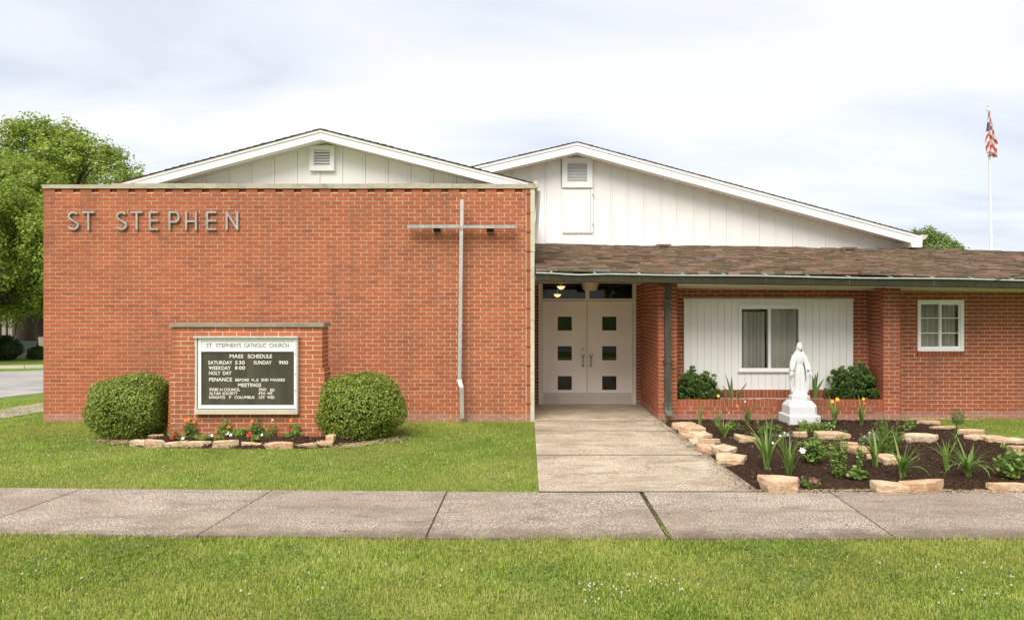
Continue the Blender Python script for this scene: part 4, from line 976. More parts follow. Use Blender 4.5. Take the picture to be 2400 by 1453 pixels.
# ------------------------------------------------------------------ stones
def stone(u0, u1, vt, vb, hz, label, z0=0.0, seed=0, group='', zf=None):
    r_ = random.Random(seed * 13 + 5)
    q0 = G((u0 + u1) / 2, (vt + vb) / 2 + 2, .04); z0 = max(z0, z0 * .6 + zf(q0.x, q0.y) - .012)
    Yb_ = (H - z0) * F / (vb - V0); Yt = (H - z0 - hz) * F / (vt - V0); Yt = max(Yt, Yb_ + .10)
    ym = (Yb_ + Yt) / 2; x0, x1 = PX(u0, ym), PX(u1, ym); w = x1 - x0; d = Yt - Yb_
    nv = r_.choice([5, 6, 6, 7, 8]); ang = [2 * math.pi * (i + r_.uniform(-.32, .32)) / nv + r_.uniform(0, .2) for i in range(nv)]; cor = []
    for a_ in ang:
        ca_, sa_ = math.cos(a_), math.sin(a_); k_ = 1 / max(abs(ca_), abs(sa_)); k_ = k_ * r_.uniform(.80, 1.0); cor.append((.5 + .5 * ca_ * min(k_, 1.32), .5 + .5 * sa_ * min(k_, 1.32)))
    lo_, hi_ = min(p_[0] for p_ in cor), max(p_[0] for p_ in cor); lo2, hi2 = min(p_[1] for p_ in cor), max(p_[1] for p_ in cor)
    cor = [((p_[0] - lo_) / (hi_ - lo_), (p_[1] - lo2) / (hi2 - lo2)) for p_ in cor]; pts = []
    for i in range(nv):
        a, b = cor[i], cor[(i + 1) % nv]
        for k in range(3): f = k / 3; pts.append((a[0] + (b[0] - a[0]) * f + (r_.uniform(-.02, .02) if k else 0), a[1] + (b[1] - a[1]) * f + (r_.uniform(-.035, .035) if k else 0)))
    hz *= 1.2; rings = []; n = len(pts); tx, ty = r_.uniform(-.09, .09), r_.uniform(-.04, .10); off_ = [r_.uniform(-.03, .035) for _ in range(n)]
    for j_, zf_ in enumerate((0, .4, .5, .93, 1)):
        ring = []
        for q_i, (a, b) in enumerate(pts):
            ins = (.03, 0, .0, .0, .015)[j_] + (off_[q_i] if j_ < 2 else off_[(q_i + 5) % n] * .5) + r_.uniform(-.004, .004)
            aa = .5 + (a - .5) * (1 - 2 * ins); bb = .5 + (b - .5) * (1 - 2 * ins)
            ring.append((x0 + w * aa, Yb_ + d * bb, z0 - .03 * (1 - zf_) + hz * zf_ + (w * (a - .5) * tx + d * (b - .5) * ty) * zf_ + (r_.uniform(-.004, .004) if 0 < j_ < 3 else 0)))
        rings.append(ring)
    mb = MB(); mb.loft(rings, cap=False)
    # top with a slightly raised centre, bottom cap
    mb.add(rings[0], [tuple(range(n - 1, -1, -1))]); c = Vector((0, 0, 0))
    for p_ in rings[-1]: c += Vector(p_)
    c /= n; c.z += .004; inner = [tuple(Vector(p_).lerp(c, .45) + Vector((0, 0, r_.uniform(-.006, .006)))) for p_ in rings[-1]]
    mb.add(list(rings[-1]) + inner, [(i, (i + 1) % n, (i + 1) % n + n, i + n) for i in range(n)]); mb.add(inner + [tuple(c)], [(i, (i + 1) % n, n) for i in range(n)])
    return part('edging_stone', mb, M['sandstone'], None, fixn=True, label=label, cat='stone', group=group)
g1 = 'flat stones edging the flower bed under the brick sign'; g2 = 'flat stones laid in and around the garden bed'
ST = [
 (310, 357, 1031, 1045, .05, 'tan flat stone at the far left tip of the sign flower bed', 0), (338, 387, 1033, 1047, .07, 'pale wedge stone leaning on the leftmost stone of the sign bed', .01), (348, 384, 1021, 1030, .05, 'narrow stone behind the left tip of the sign bed, beside the left bush', .02),
 (380, 439, 1036, 1050, .06, 'brown edged flat stone in front of the red petunia', 0), (441, 497, 1034, 1050, .065, 'rounded tan stone in front of the leftmost marigold', 0), (497, 561, 1033, 1049, .07, 'thick pale stone with sloping sides left of the middle of the sign bed front', 0),
 (562, 640, 1039, 1050, .05, 'long thin reddish slab at the middle of the sign bed front', 0), (622, 690, 1036, 1052, .06, 'broad two toned slab overlapping the long thin slab in the sign bed front', .012), (690, 742, 1041, 1051, .05, 'low cream slab right of the broad two toned slab', 0),
 (741, 782, 1033, 1049, .06, 'tan corner stone where the sign bed turns towards the right bush', 0), (764, 788, 1018, 1035, .06, 'upright tan stone between the sign bed soil and the right bush', .02)]
for i, s in enumerate(ST): stone(*s[:6], z0=s[6], seed=i, group=g1, zf=zS)
ST = [
 (1575, 1632, 991, 1006, .05, 'cream slab at the top of the stone row beside the path', 0), (1590, 1646, 994, 1014, .05, 'tan slab lying over the cream slab next to the downspout', .045), (1594, 1620, 1012, 1029, .05, 'half hidden small stone at the path edge under the oval slab', 0),
 (1611, 1669, 1014, 1029, .055, 'orange oval slab in the row beside the path', .045), (1617, 1641, 1031, 1045, .05, 'small square stone at the path edge below the oval slab', 0), (1637, 1690, 1029, 1040, .045, 'thin straight slab stacked above the widest pair beside the path', .05),
 (1636, 1684, 1040, 1066, .06, 'long tan slab at the path edge under its neighbour', 0), (1668, 1731, 1041, 1068, .055, 'jagged tan slab overlapping the long slab beside the path', .04), (1677, 1751, 1065, 1090, .055, 'diamond shaped pinkish slab ending the stone row beside the path', .0),
 (1785, 1876, 1117, 1150, .085, 'thick layered block at the front left corner of the garden bed', .0), (1726, 1778, 1020, 1038, .05, 'triangular slab alone in the mulch left of the statue', .03), (1858, 1892, 1012, 1022, .045, 'small stone half covered by herbs before the statue', .04),
 (1912, 1984, 1011, 1027, .05, 'pointed orange slab in the mulch right of the statue', .04), (1968, 2013, 1039, 1049, .05, 'thin pale slab behind the reddish slab in the middle of the garden bed', .05), (1986, 2053, 1044, 1064, .05, 'reddish slab in the middle of the garden bed', .03),
 (2030, 2062, 1068, 1076, .04, 'small thin stone left of the slab behind the big daylily', .04), (2060, 2112, 1066, 1091, .06, 'square slab behind the big central daylily', .03), (2117, 2199, 1017, 1033, .06, 'long pale slab lying alone in the mulch right of the feathery plant', .05),
 (2044, 2122, 1130, 1156, .07, 'brownish slab at the front of the garden bed, left of the widest front slab', .0), (2112, 2218, 1127, 1154, .08, 'widest orange slab at the front of the garden bed', .0), (2316, 2412, 1132, 1153, .065, 'cream slab at the front of the garden bed by the right frame edge', .0),
 (2149, 2204, 987, 998, .06, 'first slab of the back row, beside the brick wall', .0), (2180, 2238, 999, 1009, .05, 'low slab just below the first slab of the back row', .0), (2244, 2308, 1007, 1020, .06, 'weathered grey tan slab in the back row beyond the round topped plant', .03),
 (2262, 2312, 1020, 1035, .05, 'grey slab tucked under the weathered slab of the back row', .0), (2304, 2360, 1021, 1043, .07, 'rough orange block in the middle of the back row right part', .0), (2342, 2398, 1027, 1047, .075, 'rounded grey tan block next to the lawn in the back row', .0), (2368, 2430, 1046, 1064, .07, 'last slab of the back row, cut by the right frame edge', .0)]
for i, s in enumerate(ST): stone(*s[:6], z0=s[6], seed=i + 40, group=g2, zf=zR)

# ------------------------------------------------------------------ vegetation builders
def leaf_cloud(name, pts, nrm, size, m, parent, rnd=None, aspect=.5, up=.35, jitter=.8, kind=None, fold=True):
    """pts (n,3) centres, nrm (n,3) outward directions; one rhombus per leaf"""
    n = len(pts); sz = np.asarray(size) * np.ones(n)
    nn = nrm + rng.normal(0, jitter, (n, 3)) + np.array([0, 0, up]); nn /= np.linalg.norm(nn, axis=1)[:, None] + 1e-9
    a = rng.normal(0, 1, (n, 3)); a -= (a * nn).sum(1)[:, None] * nn; a /= np.linalg.norm(a, axis=1)[:, None] + 1e-9
    b = np.cross(nn, a); L = (sz * rng.uniform(.7, 1.3, n))[:, None]; Wd = L * aspect
    V = np.stack([pts - a * L / 2, pts + b * Wd / 2 - nn * L * .08, pts + a * L / 2, pts - b * Wd / 2 - nn * L * .08], 1)
    if rnd is None: rnd = rng.rand(n)
    me = np_mesh(name, V.reshape(-1, 3), np.arange(n * 4).reshape(n, 4), rnd)
    o = link(name, me, m, parent); 
    if kind: o['kind'] = kind
    return o
def bush(name, c, rx, ry, rz, n, size, m, label, cat, group=None, cut=None, lump=.05, shell=.20, zmin=.02, cores=True):
    t = thing(name, (c[0], c[1], 0), label, cat, group)
    d = rng.normal(0, 1, (n, 3)); d /= np.linalg.norm(d, axis=1)[:, None]
    rr = 1 - shell * rng.rand(n) ** 1.6
    l = 1 + lump * (np.sin(d[:, 0] * 5 + c[0]) * np.cos(d[:, 1] * 4 + 1) + np.sin(d[:, 2] * 6 + d[:, 0] * 3)) + rng.normal(0, .018, n) + (rng.rand(n) > .985) * rng.uniform(0, .07, n)
    # a sheared shrub is nearer a rounded box than a ball
    pw_ = np.sign(d) * np.abs(d) ** .94; pw_ /= (np.abs(pw_) ** 2.15).sum(1)[:, None] ** (1 / 2.15)
    p = pw_ * (rr * l)[:, None] * np.array([rx, ry, rz]) + np.array(c)
    k = p[:, 2] > zmin
    if cut is not None: p[:, 0] = np.where(p[:, 0] > cut, cut - rng.rand(n) * .03, p[:, 0])
    for _h in range(16):
        hd = rng.normal(0, 1, 3); hd[1] = -abs(hd[1]); hd /= np.linalg.norm(hd); near_ = (d @ hd) > math.cos(rng.uniform(.06, .14)); k &= ~(near_ & (rng.rand(n) < .55))
    p, d = p[k], d[k]
    leaf_cloud('foliage', p, d * .9, size, m, t, rnd=np.clip(rng.beta(2, 2, len(p)), 0, 1), aspect=.6, up=.3, jitter=.55, kind='stuff')
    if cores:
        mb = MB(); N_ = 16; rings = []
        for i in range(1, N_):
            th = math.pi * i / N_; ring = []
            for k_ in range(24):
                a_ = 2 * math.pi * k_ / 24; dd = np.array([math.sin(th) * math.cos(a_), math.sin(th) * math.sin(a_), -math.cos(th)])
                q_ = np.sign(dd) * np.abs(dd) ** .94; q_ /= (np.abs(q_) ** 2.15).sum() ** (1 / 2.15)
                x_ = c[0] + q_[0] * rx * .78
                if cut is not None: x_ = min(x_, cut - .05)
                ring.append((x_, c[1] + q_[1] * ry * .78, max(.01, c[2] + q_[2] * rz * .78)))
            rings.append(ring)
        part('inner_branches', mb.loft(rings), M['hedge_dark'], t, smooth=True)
    return t
YB = 11.1
def bush_px(u0, u1, v0, v1, Y, *a, **k):
    c = P((u0 + u1) / 2, (v0 + v1) / 2, Y); rx = (u1 - u0) / 2 / F * Y; rz = (v1 - v0) / 2 / F * Y
    return c, rx, rz
c, rx, rz = bush_px(215, 412, 874, 1030, 11.05)
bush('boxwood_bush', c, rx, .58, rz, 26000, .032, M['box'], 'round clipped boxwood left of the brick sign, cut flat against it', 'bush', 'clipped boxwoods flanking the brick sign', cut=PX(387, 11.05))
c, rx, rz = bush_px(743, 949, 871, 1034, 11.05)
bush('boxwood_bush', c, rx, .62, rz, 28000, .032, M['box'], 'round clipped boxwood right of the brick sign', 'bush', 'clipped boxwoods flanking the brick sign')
# dwarf pines in the planter: rosettes of stubby needles
def mugo(u0, u1, vt, vb, Y, label, seed):
    r_ = np.random.RandomState(seed); c = P((u0 + u1) / 2, vb, Y); rx = (u1 - u0) / 2 / F * Y; hz = (vb - vt) / F * Y
    t = thing('dwarf_pine', c, label, 'shrub', 'dwarf pines in the brick planter')
    P_, N_, Rn, Sz = [], [], [], []
    for i in range(170):
        a_ = r_.uniform(0, 2 * math.pi); e_ = math.acos(r_.uniform(0, 1)); d = np.array([math.sin(e_) * math.cos(a_), math.sin(e_) * math.sin(a_) * .8, math.cos(e_)])
        rad = r_.uniform(.80, 1.08) * (1 + .12 * math.sin(a_ * 3 + seed)); q_ = d * rad * np.array([rx, .26 if True else rx, hz]); q_[2] *= (1 if d[2] < .8 else r_.uniform(.85, 1.06))
        n = 46; dd = r_.normal(0, 1, (n, 3)) + d * 1.1; dd /= np.linalg.norm(dd, axis=1)[:, None]
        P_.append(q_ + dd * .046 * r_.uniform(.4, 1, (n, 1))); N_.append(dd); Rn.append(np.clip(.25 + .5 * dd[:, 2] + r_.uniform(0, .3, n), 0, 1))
    pts = np.concatenate(P_) + np.array(c); pts[:, 2] = np.maximum(pts[:, 2], c.z + .005); nn = np.concatenate(N_)
    n = len(pts); L = .042; side = np.cross(nn, r_.normal(0, 1, (n, 3))); side /= np.linalg.norm(side, axis=1)[:, None]
    V = np.stack([pts - side * .006, pts + side * .006, pts + nn * L * .8 + side * .009, pts + nn * L * .8 - side * .009], 1)
    link('needles', np_mesh('needles', V.reshape(-1, 3), np.arange(n * 4).reshape(n, 4), np.concatenate(Rn)), M['pine'], t)['kind'] = 'stuff'
    mb = MB(); mb.ball((c.x, c.y, c.z + hz * .36), rx * .62, .15, hz * .42, 12); part('branches', mb, M['hedge_dark'], t, smooth=True)
mugo(1584, 1681, 876, 938, YW + .32, 'low dark green dwarf pine at the left end of the brick planter', 3)
mugo(1949, 2055, 857, 938, YW + .32, 'taller pointed dwarf pine at the right end of the brick planter', 5)

def blade(mb, base, az, L, w, droop, lean, r=0.5, twist=0, n=6):
    """arching strap leaf"""
    d = Vector((math.cos(az), math.sin(az), 0)); s = Vector((-math.sin(az + twist), math.cos(az + twist), 0)); p = Vector(base); th = lean
    pts = [p.copy()]
    for i in range(n):
        p = p + (d * math.sin(th) + Vector((0, 0, 1)) * math.cos(th)) * (L / n); th += droop / n; pts.append(p.copy())
    vs = []
    for i, q_ in enumerate(pts):
        f = i / n; ww = w * (.65 + .7 * f if f < .4 else max(.03, (1 - f) ** .7 * 1.3)) / 2
        vs += [q_ - s * ww, q_ + s * ww]
    mb.add(vs, [(2 * i, 2 * i + 1, 2 * i + 3, 2 * i + 2) for i in range(n)], r)
    return pts
def flower_mb(c, r_, n=6, cup=.5, normal=(0, -1, .5)):
    r_ *= .82
    mb = MB(); N_ = Vector(normal).normalized(); a = N_.cross(Vector((0, 0, 1)) if abs(N_.z) < .9 else Vector((1, 0, 0))).normalized(); b = N_.cross(a); c = Vector(c)
    for k in range(n):
        t_ = 2 * math.pi * k / n; d = a * math.cos(t_) + b * math.sin(t_); s = a * -math.sin(t_) + b * math.cos(t_)
        mb.add([c, c + d * r_ * .55 + s * r_ * .34 + N_ * r_ * cup * .6, c + d * r_ + N_ * r_ * cup * .7, c + d * r_ * .55 - s * r_ * .34 + N_ * r_ * cup * .6], [(0, 1, 2, 3)])
    mb.ball(tuple(c + N_ * r_ * .15), r_ * .16, n=5)
    return mb
def daylily(u, v, vt, spread, nb, label, z0=None, flowers=(), m='lily', thin=1.0, group='daylilies in the garden bed', cat='plant', name='daylily', fcol='f_yellow', zf=None):
    b = G(u, v, .05); z = (zf or zR)(b.x, b.y) if z0 is None else z0; b = G(u, v, z) if z0 is None else Vector(b)
    if z0 is not None: b = G(u, v, z0) if v > 940 else b
    hgt = (v - vt) / F * b.y; nb = int(nb * 1.3)
    t = thing(name, b, label, cat, group); mb = MB()
    for i in range(nb):
        f = i / nb; az = random.uniform(0, 2 * math.pi); L = hgt * random.uniform(.7, 1.55); lean = random.uniform(.03, .28) * spread
        blade(mb, b + Vector((random.uniform(-.02, .02), random.uniform(-.02, .02), -.01)), az, L, .024 * thin * random.uniform(.7, 1.2), random.uniform(.3, 2.5) * spread * (1 if L > hgt else .5), lean, random.random())
    part('leaves', mb, M[m], t, smooth=True, kind='stuff' if nb > 12 else None)
    for (fu, fv, fr, col) in flowers:
        q_ = P(fu, fv, b.y - .03); st = MB().tube([b, b.lerp(q_, .5) + Vector((.01, 0, .02)), q_], [.004, .003, .002], 5, .3)
        part('stem', st, M[m], t)
        part('flower', flower_mb(q_, fr, 6), M[col], t)
    return t
def pt(u, v):
    b = G(u, v, .05); z = zR(b.x, b.y); return G(u, v, z)
daylily(1641, 999, 951, .45, 10, 'narrow upright daylily nearest the downspout', thin=.8)
daylily(1697, 1026, 972, 1.2, 18, 'small pale green daylily right of the stone row beside the path', flowers=((1680, 986, .012, 'f_blue'),))
daylily(1752, 994, 952, .8, 16, 'orange flowered daylily against the planter, left of the statue', flowers=((1727, 951, .035, 'f_orange'), (1708, 967, .03, 'f_orange'), (1746, 941, .018, 'f_white')))
daylily(1798, 1100, 1000, .75, 20, 'tall dark daylily behind the thick corner block', thin=1.25)
daylily(1850, 1117, 1026, .55, 34, 'fine leaved clump with white buds beside the thick corner block', thin=.6, flowers=((1828, 1021, .02, 'f_white'), (1811, 1038, .02, 'f_white'), (1880, 1056, .05, 'f_white')), name='grassy_lily')
daylily(2051, 1091, 1018, .6, 14, 'upright daylily left of the big central daylily', thin=1.2)
daylily(2115, 1119, 1038, 1.15, 24, 'big arching daylily in the centre of the garden bed', thin=1.3)
daylily(2218, 1099, 1036, .6, 13, 'daylily with one red leaf, left of the widest arching daylily', thin=1.2)
daylily(2270, 1118, 1045, 1.25, 32, 'widest arching daylily in the right part of the garden bed', thin=1.1)
daylily(1956, 996, 940, .6, 18, 'yellow flowered daylily against the planter right of the statue', flowers=((1962, 936, .045, 'f_yellow'), (1950, 941, .04, 'f_yellow')))
daylily(2019, 994, 945, .7, 14, 'yellow flowered daylily in front of the taller dwarf pine', flowers=((2023, 935, .035, 'f_yellow'), (2026, 945, .025, 'f_orange')))
daylily(1683, 1000, 950, .9, 9, 'thin daylily with a single high yellow bloom near the low dwarf pine', flowers=((1683, 928, .035, 'f_yellow'),), thin=.6)
# herbs: leafy stems
def herb(u, v, vt, w_px, nst, leaf, m, label, name='leafy_plant', flowers=(), spreadz=0, dens=26, group='leafy plants in the garden bed', z0=None, asp=.45, fine=False):
    b = pt(u, v) if z0 is None else G(u, v, z0)
    if z0 is not None and b.y > 10.79: b.x *= 10.79 / b.y; b.y = 10.79; v = V0 + (H - z0) * F / 10.79; b.x = PX(u, 10.79)
    hgt = (v - vt) / F * b.y * 1.08; wr = w_px / F * b.y / 2 * 1.25; nst = int(nst * 1.5) + 1; leaf *= 1.2
    t = thing(name, b, label, 'plant', group); mb = MB(); P_, N_ = [], []
    for i in range(nst):
        a_ = random.uniform(0, 2 * math.pi); rr = wr * math.sqrt(random.random()); hh = hgt * random.uniform(.45, 1.15) * (1 - .35 * (rr / (wr + 1e-6)) ** 2)
        tip = b + Vector((rr * math.cos(a_), rr * math.sin(a_) * .7, hh)); mid_ = b.lerp(tip, .5) + Vector((rr * math.cos(a_) * .2, 0, 0)); root = b + Vector((rr * .35 * math.cos(a_), rr * .3 * math.sin(a_), -.005))
        mb.tube([root, mid_, tip], [.004, .0035, .002], 5, .2, cap=False)
        for k in range(dens):
            f = random.uniform(.12, 1.03); q_ = root.lerp(mid_, f * 2) if f < .5 else mid_.lerp(tip, f * 2 - 1); an = random.uniform(0, 2 * math.pi); off = leaf * (.35 if fine else .55)
            d = Vector((math.cos(an), math.sin(an), .3)); P_.append(q_ + d * off); N_.append(Vector((d.x * .3, d.y * .3, 1)))
    part('stems', mb, M['herb'] if m == 'silver' else M[m], t, kind='stuff' if nst > 10 else None)
    leaf_cloud('foliage', np.array([tuple(p_) for p_ in P_]), np.array([tuple(p_) for p_ in N_]), leaf, M[m], t, aspect=asp, up=.2, jitter=.6, kind='stuff')
    for (fu, fv, fr_, col) in flowers: part('flower', flower_mb(P(fu, fv, b.y - wr * .6), fr_, 5), M[col], t)
    return t
herb(1903, 1085, 1020, 52, 16, .055, 'herb', 'large leafy herb clump right of the fine leaved clump', dens=24)
herb(1898, 1012, 984, 62, 18, .035, 'lime', 'pale feathery herb clump at the foot of the statue', dens=26)
herb(1938, 1016, 990, 40, 10, .03, 'herb', 'small herb with tiny white blooms right of the statue base', dens=24, flowers=((1943, 991, .015, 'f_white'), (1955, 1000, .014, 'f_white'), (1948, 1006, .012, 'f_white')))
herb(1966, 1118, 1015, 34, 8, .042, 'herb', 'tall narrow leafy plant between the large herb clump and the reddish slab', dens=36)
herb(2010, 1121, 1096, 44, 9, .045, 'herb', 'low heart leaved plant in front of the reddish slab', dens=12, asp=.8)
herb(2016, 1098, 1028, 14, 3, .032, 'herb', 'single thin vine stem crossing the reddish slab', dens=26, asp=.7)
herb(2080, 1060, 986, 72, 40, .028, 'herb', 'dense feathery plant in the middle of the garden bed', dens=44, asp=.25, fine=True)
herb(2126, 1010, 985, 40, 8, .045, 'herb', 'small grey green leafy plant right of the feathery plant', dens=12)
herb(2042, 1040, 1012, 40, 12, .03, 'silver', 'silvery plant left of the feathery plant', dens=22, asp=.3, flowers=((2026, 1022, .014, 'f_white'), (2038, 1013, .014, 'f_white')))
herb(1835, 1027, 1012, 46, 10, .03, 'silver', 'low silvery plant in front of the statue', dens=14, asp=.25, flowers=((1838, 1014, .02, 'f_white'), (1846, 1019, .02, 'f_white')))
herb(2370, 1118, 1055, 56, 12, .055, 'herb', 'broad leaved plant cut by the right frame edge', dens=18, asp=.7)
herb(2398, 1105, 1050, 40, 8, .05, 'herb', 'leafy plant behind the broad leaved plant at the right frame edge', dens=18, asp=.5)
herb(1722, 1012, 988, 44, 5, .075, 'lily', 'low broad leaved seedling beside the small pale green daylily', dens=4, asp=.4)
herb(1782, 1017, 990, 34, 5, .03, 'herb', 'small upright sprig left of the statue', dens=22, asp=.3)
herb(1815, 1012, 990, 30, 5, .035, 'herb', 'little leafy plant at the left corner of the statue base', dens=14)
herb(1897, 1143, 1116, 42, 14, .028, 'herb', 'small pink flowered plant right of the thick corner block', dens=26, asp=.2, fine=True, flowers=((1910, 1127, .030, 'f_pink'), (1870, 1125, .025, 'f_pink'), (1899, 1126, .015, 'f_pink')))
# plant with a round top
b = pt(2235, 1056)
t = thing('pompom_plant', b, 'slim plant with one round tufted ball of leaves on top, before the back lawn', 'plant')
mb = MB(); top_ = P(2244, 990, b.y)
mb.tube([b, b.lerp(top_, .5) + Vector((-.02, 0, 0)), top_], [.007, .006, .005], 6)
part('stem', mb, M['herb'], t)
d = rng.normal(0, 1, (900, 3)); d /= np.linalg.norm(d, axis=1)[:, None]; cc = np.array(P(2245, 979, b.y))
leaf_cloud('leaf_ball', cc + d * (.10 * rng.uniform(.5, 1, (900, 1))), d, .022, M['pine'], t, aspect=.3, jitter=.4, kind='stuff')
mb = MB()
for i in range(16): f = random.uniform(.0, .75); blade(mb, b.lerp(top_, f), random.uniform(0, 6.28), .11, .014, 1.2, .6, random.random())
part('leaves', mb, M['lily'], t, smooth=True, kind='stuff')
# sword-leaved plants in the planter
def sword(u, v, leaves, label, Y=YW + .25):
    b = P(u, v, Y); t = thing('sword_leaf_plant', b, label, 'plant', 'sword leaved plants in the brick planter')
    for (tu, tv, w) in leaves:
        mb = MB(); tip = P(tu, tv, Y + random.uniform(-.06, .06)); dx = tip.x - b.x; n = 7; vs = []
        for i in range(n + 1):
            f = i / n; p_ = b + Vector((dx * f ** 1.3, (tip.y - b.y) * f, (tip.z - b.z) * (f ** .85))); ww = w / 2 * (math.sin(math.pi * min(1, f * .75 + .22)) * (1 if f < .97 else .1))
            vs += [p_ + Vector((-ww, .0, 0)), p_ + Vector((ww, .004, 0))]
        mb.add(vs, [(2 * i, 2 * i + 1, 2 * i + 3, 2 * i + 2) for i in range(n)], random.random()); part('leaf', mb, M['yucca'], t, smooth=True)
sword(1714, 936, ((1700, 876, .035), (1715, 882, .05), (1692, 903, .04), (1706, 898, .03)), 'sword leaved plant nearest the low dwarf pine')
sword(1729, 936, ((1753, 895, .04), (1740, 915, .03)), 'two leaved plant right of the first sword leaved plant')
sword(1910, 932, ((1904, 880, .06), (1918, 868, .045), (1911, 874, .055), (1932, 886, .055), (1925, 900, .05)), 'broad sword leaved plant right of the statue head')
# flowers in the sign bed
def signflower(u, v, vt, w_px, m, label, flowers, name, cat='flower', dens=34, nst=10, leaf=.042, asp=.35):
    b = G(u, v, .06); z = max(zS(b.x, b.y), .02); return herb(u, v, vt, w_px, nst, leaf, m, label, name=name, flowers=flowers, dens=dens, group=('marigolds in the sign bed' if name == 'marigold' else 'bedding plants in the sign bed'), z0=z, asp=asp)
signflower(446, 1016, 986, 24, 'herb', 'leftmost marigold with two orange blooms, in the sign bed', ((436, 984, .042, 'f_orange'), (443, 981, .035, 'f_orange'), (455, 988, .032, 'f_orange')), 'marigold', nst=10)
signflower(527, 1018, 986, 26, 'lime', 'marigold with one low orange bloom under the left half of the notice case', ((537, 1000, .034, 'f_orange'),), 'marigold', nst=10)
signflower(600, 1020, 990, 24, 'herb', 'marigold with one high orange bloom beside the middle red petunia', ((591, 987, .036, 'f_orange'),), 'marigold', nst=10)
signflower(688, 1014, 990, 22, 'herb', 'rightmost marigold, orange bloom over a red petunia', ((682, 985, .036, 'f_orange'),), 'marigold', nst=8)
signflower(634, 1025, 985, 24, 'lime', 'pale spindly plant with a white tip between the two right marigolds', ((639, 984, .02, 'f_white'),), 'snapdragon', dens=12, nst=6, leaf=.04)
signflower(412, 1030, 1008, 24, 'herb', 'red petunia at the left end of the sign bed', ((410, 1016, .045, 'f_red'), (403, 1026, .04, 'f_red')), 'petunia', dens=12, nst=6, leaf=.04, asp=.6)
signflower(430, 1032, 1022, 18, 'herb', 'white petunia right of the leftmost red petunia', ((429, 1027, .035, 'f_white'),), 'petunia', dens=8, nst=4, leaf=.035, asp=.6)
signflower(476, 1031, 1018, 40, 'lime', 'trailing petunia with pale pinkish bloom left of the middle of the sign bed', ((497, 1020, .03, 'f_white'),), 'petunia', dens=10, nst=10, leaf=.04, asp=.5)
signflower(510, 1031, 1022, 22, 'lime', 'low sprig without blooms behind the thick pale stone', (), 'petunia', dens=10, nst=5, leaf=.04, asp=.5)
signflower(542, 1024, 1008, 26, 'lime', 'white petunia pair under the notice case middle', ((533, 1015, .045, 'f_white'), (541, 1019, .035, 'f_white')), 'petunia', dens=10, nst=6, leaf=.04, asp=.5)
signflower(564, 1026, 1003, 34, 'lime', 'light green bushy petunia right of the white pair', (), 'petunia', dens=22, nst=14, leaf=.04, asp=.5)
signflower(590, 1033, 1018, 30, 'lime', 'red petunia in the middle of the sign bed', ((584, 1019, .048, 'f_red'),), 'petunia', dens=10, nst=8, leaf=.04, asp=.5)
signflower(616, 1026, 1016, 16, 'lime', 'small white petunia left of the pale spindly plant', ((614, 1019, .028, 'f_white'),), 'petunia', dens=8, nst=4, leaf=.035, asp=.5)
signflower(687, 1027, 1004, 36, 'lime', 'red petunia under the rightmost marigold', ((677, 1007, .04, 'f_red'),), 'petunia', dens=16, nst=9, leaf=.04, asp=.5)

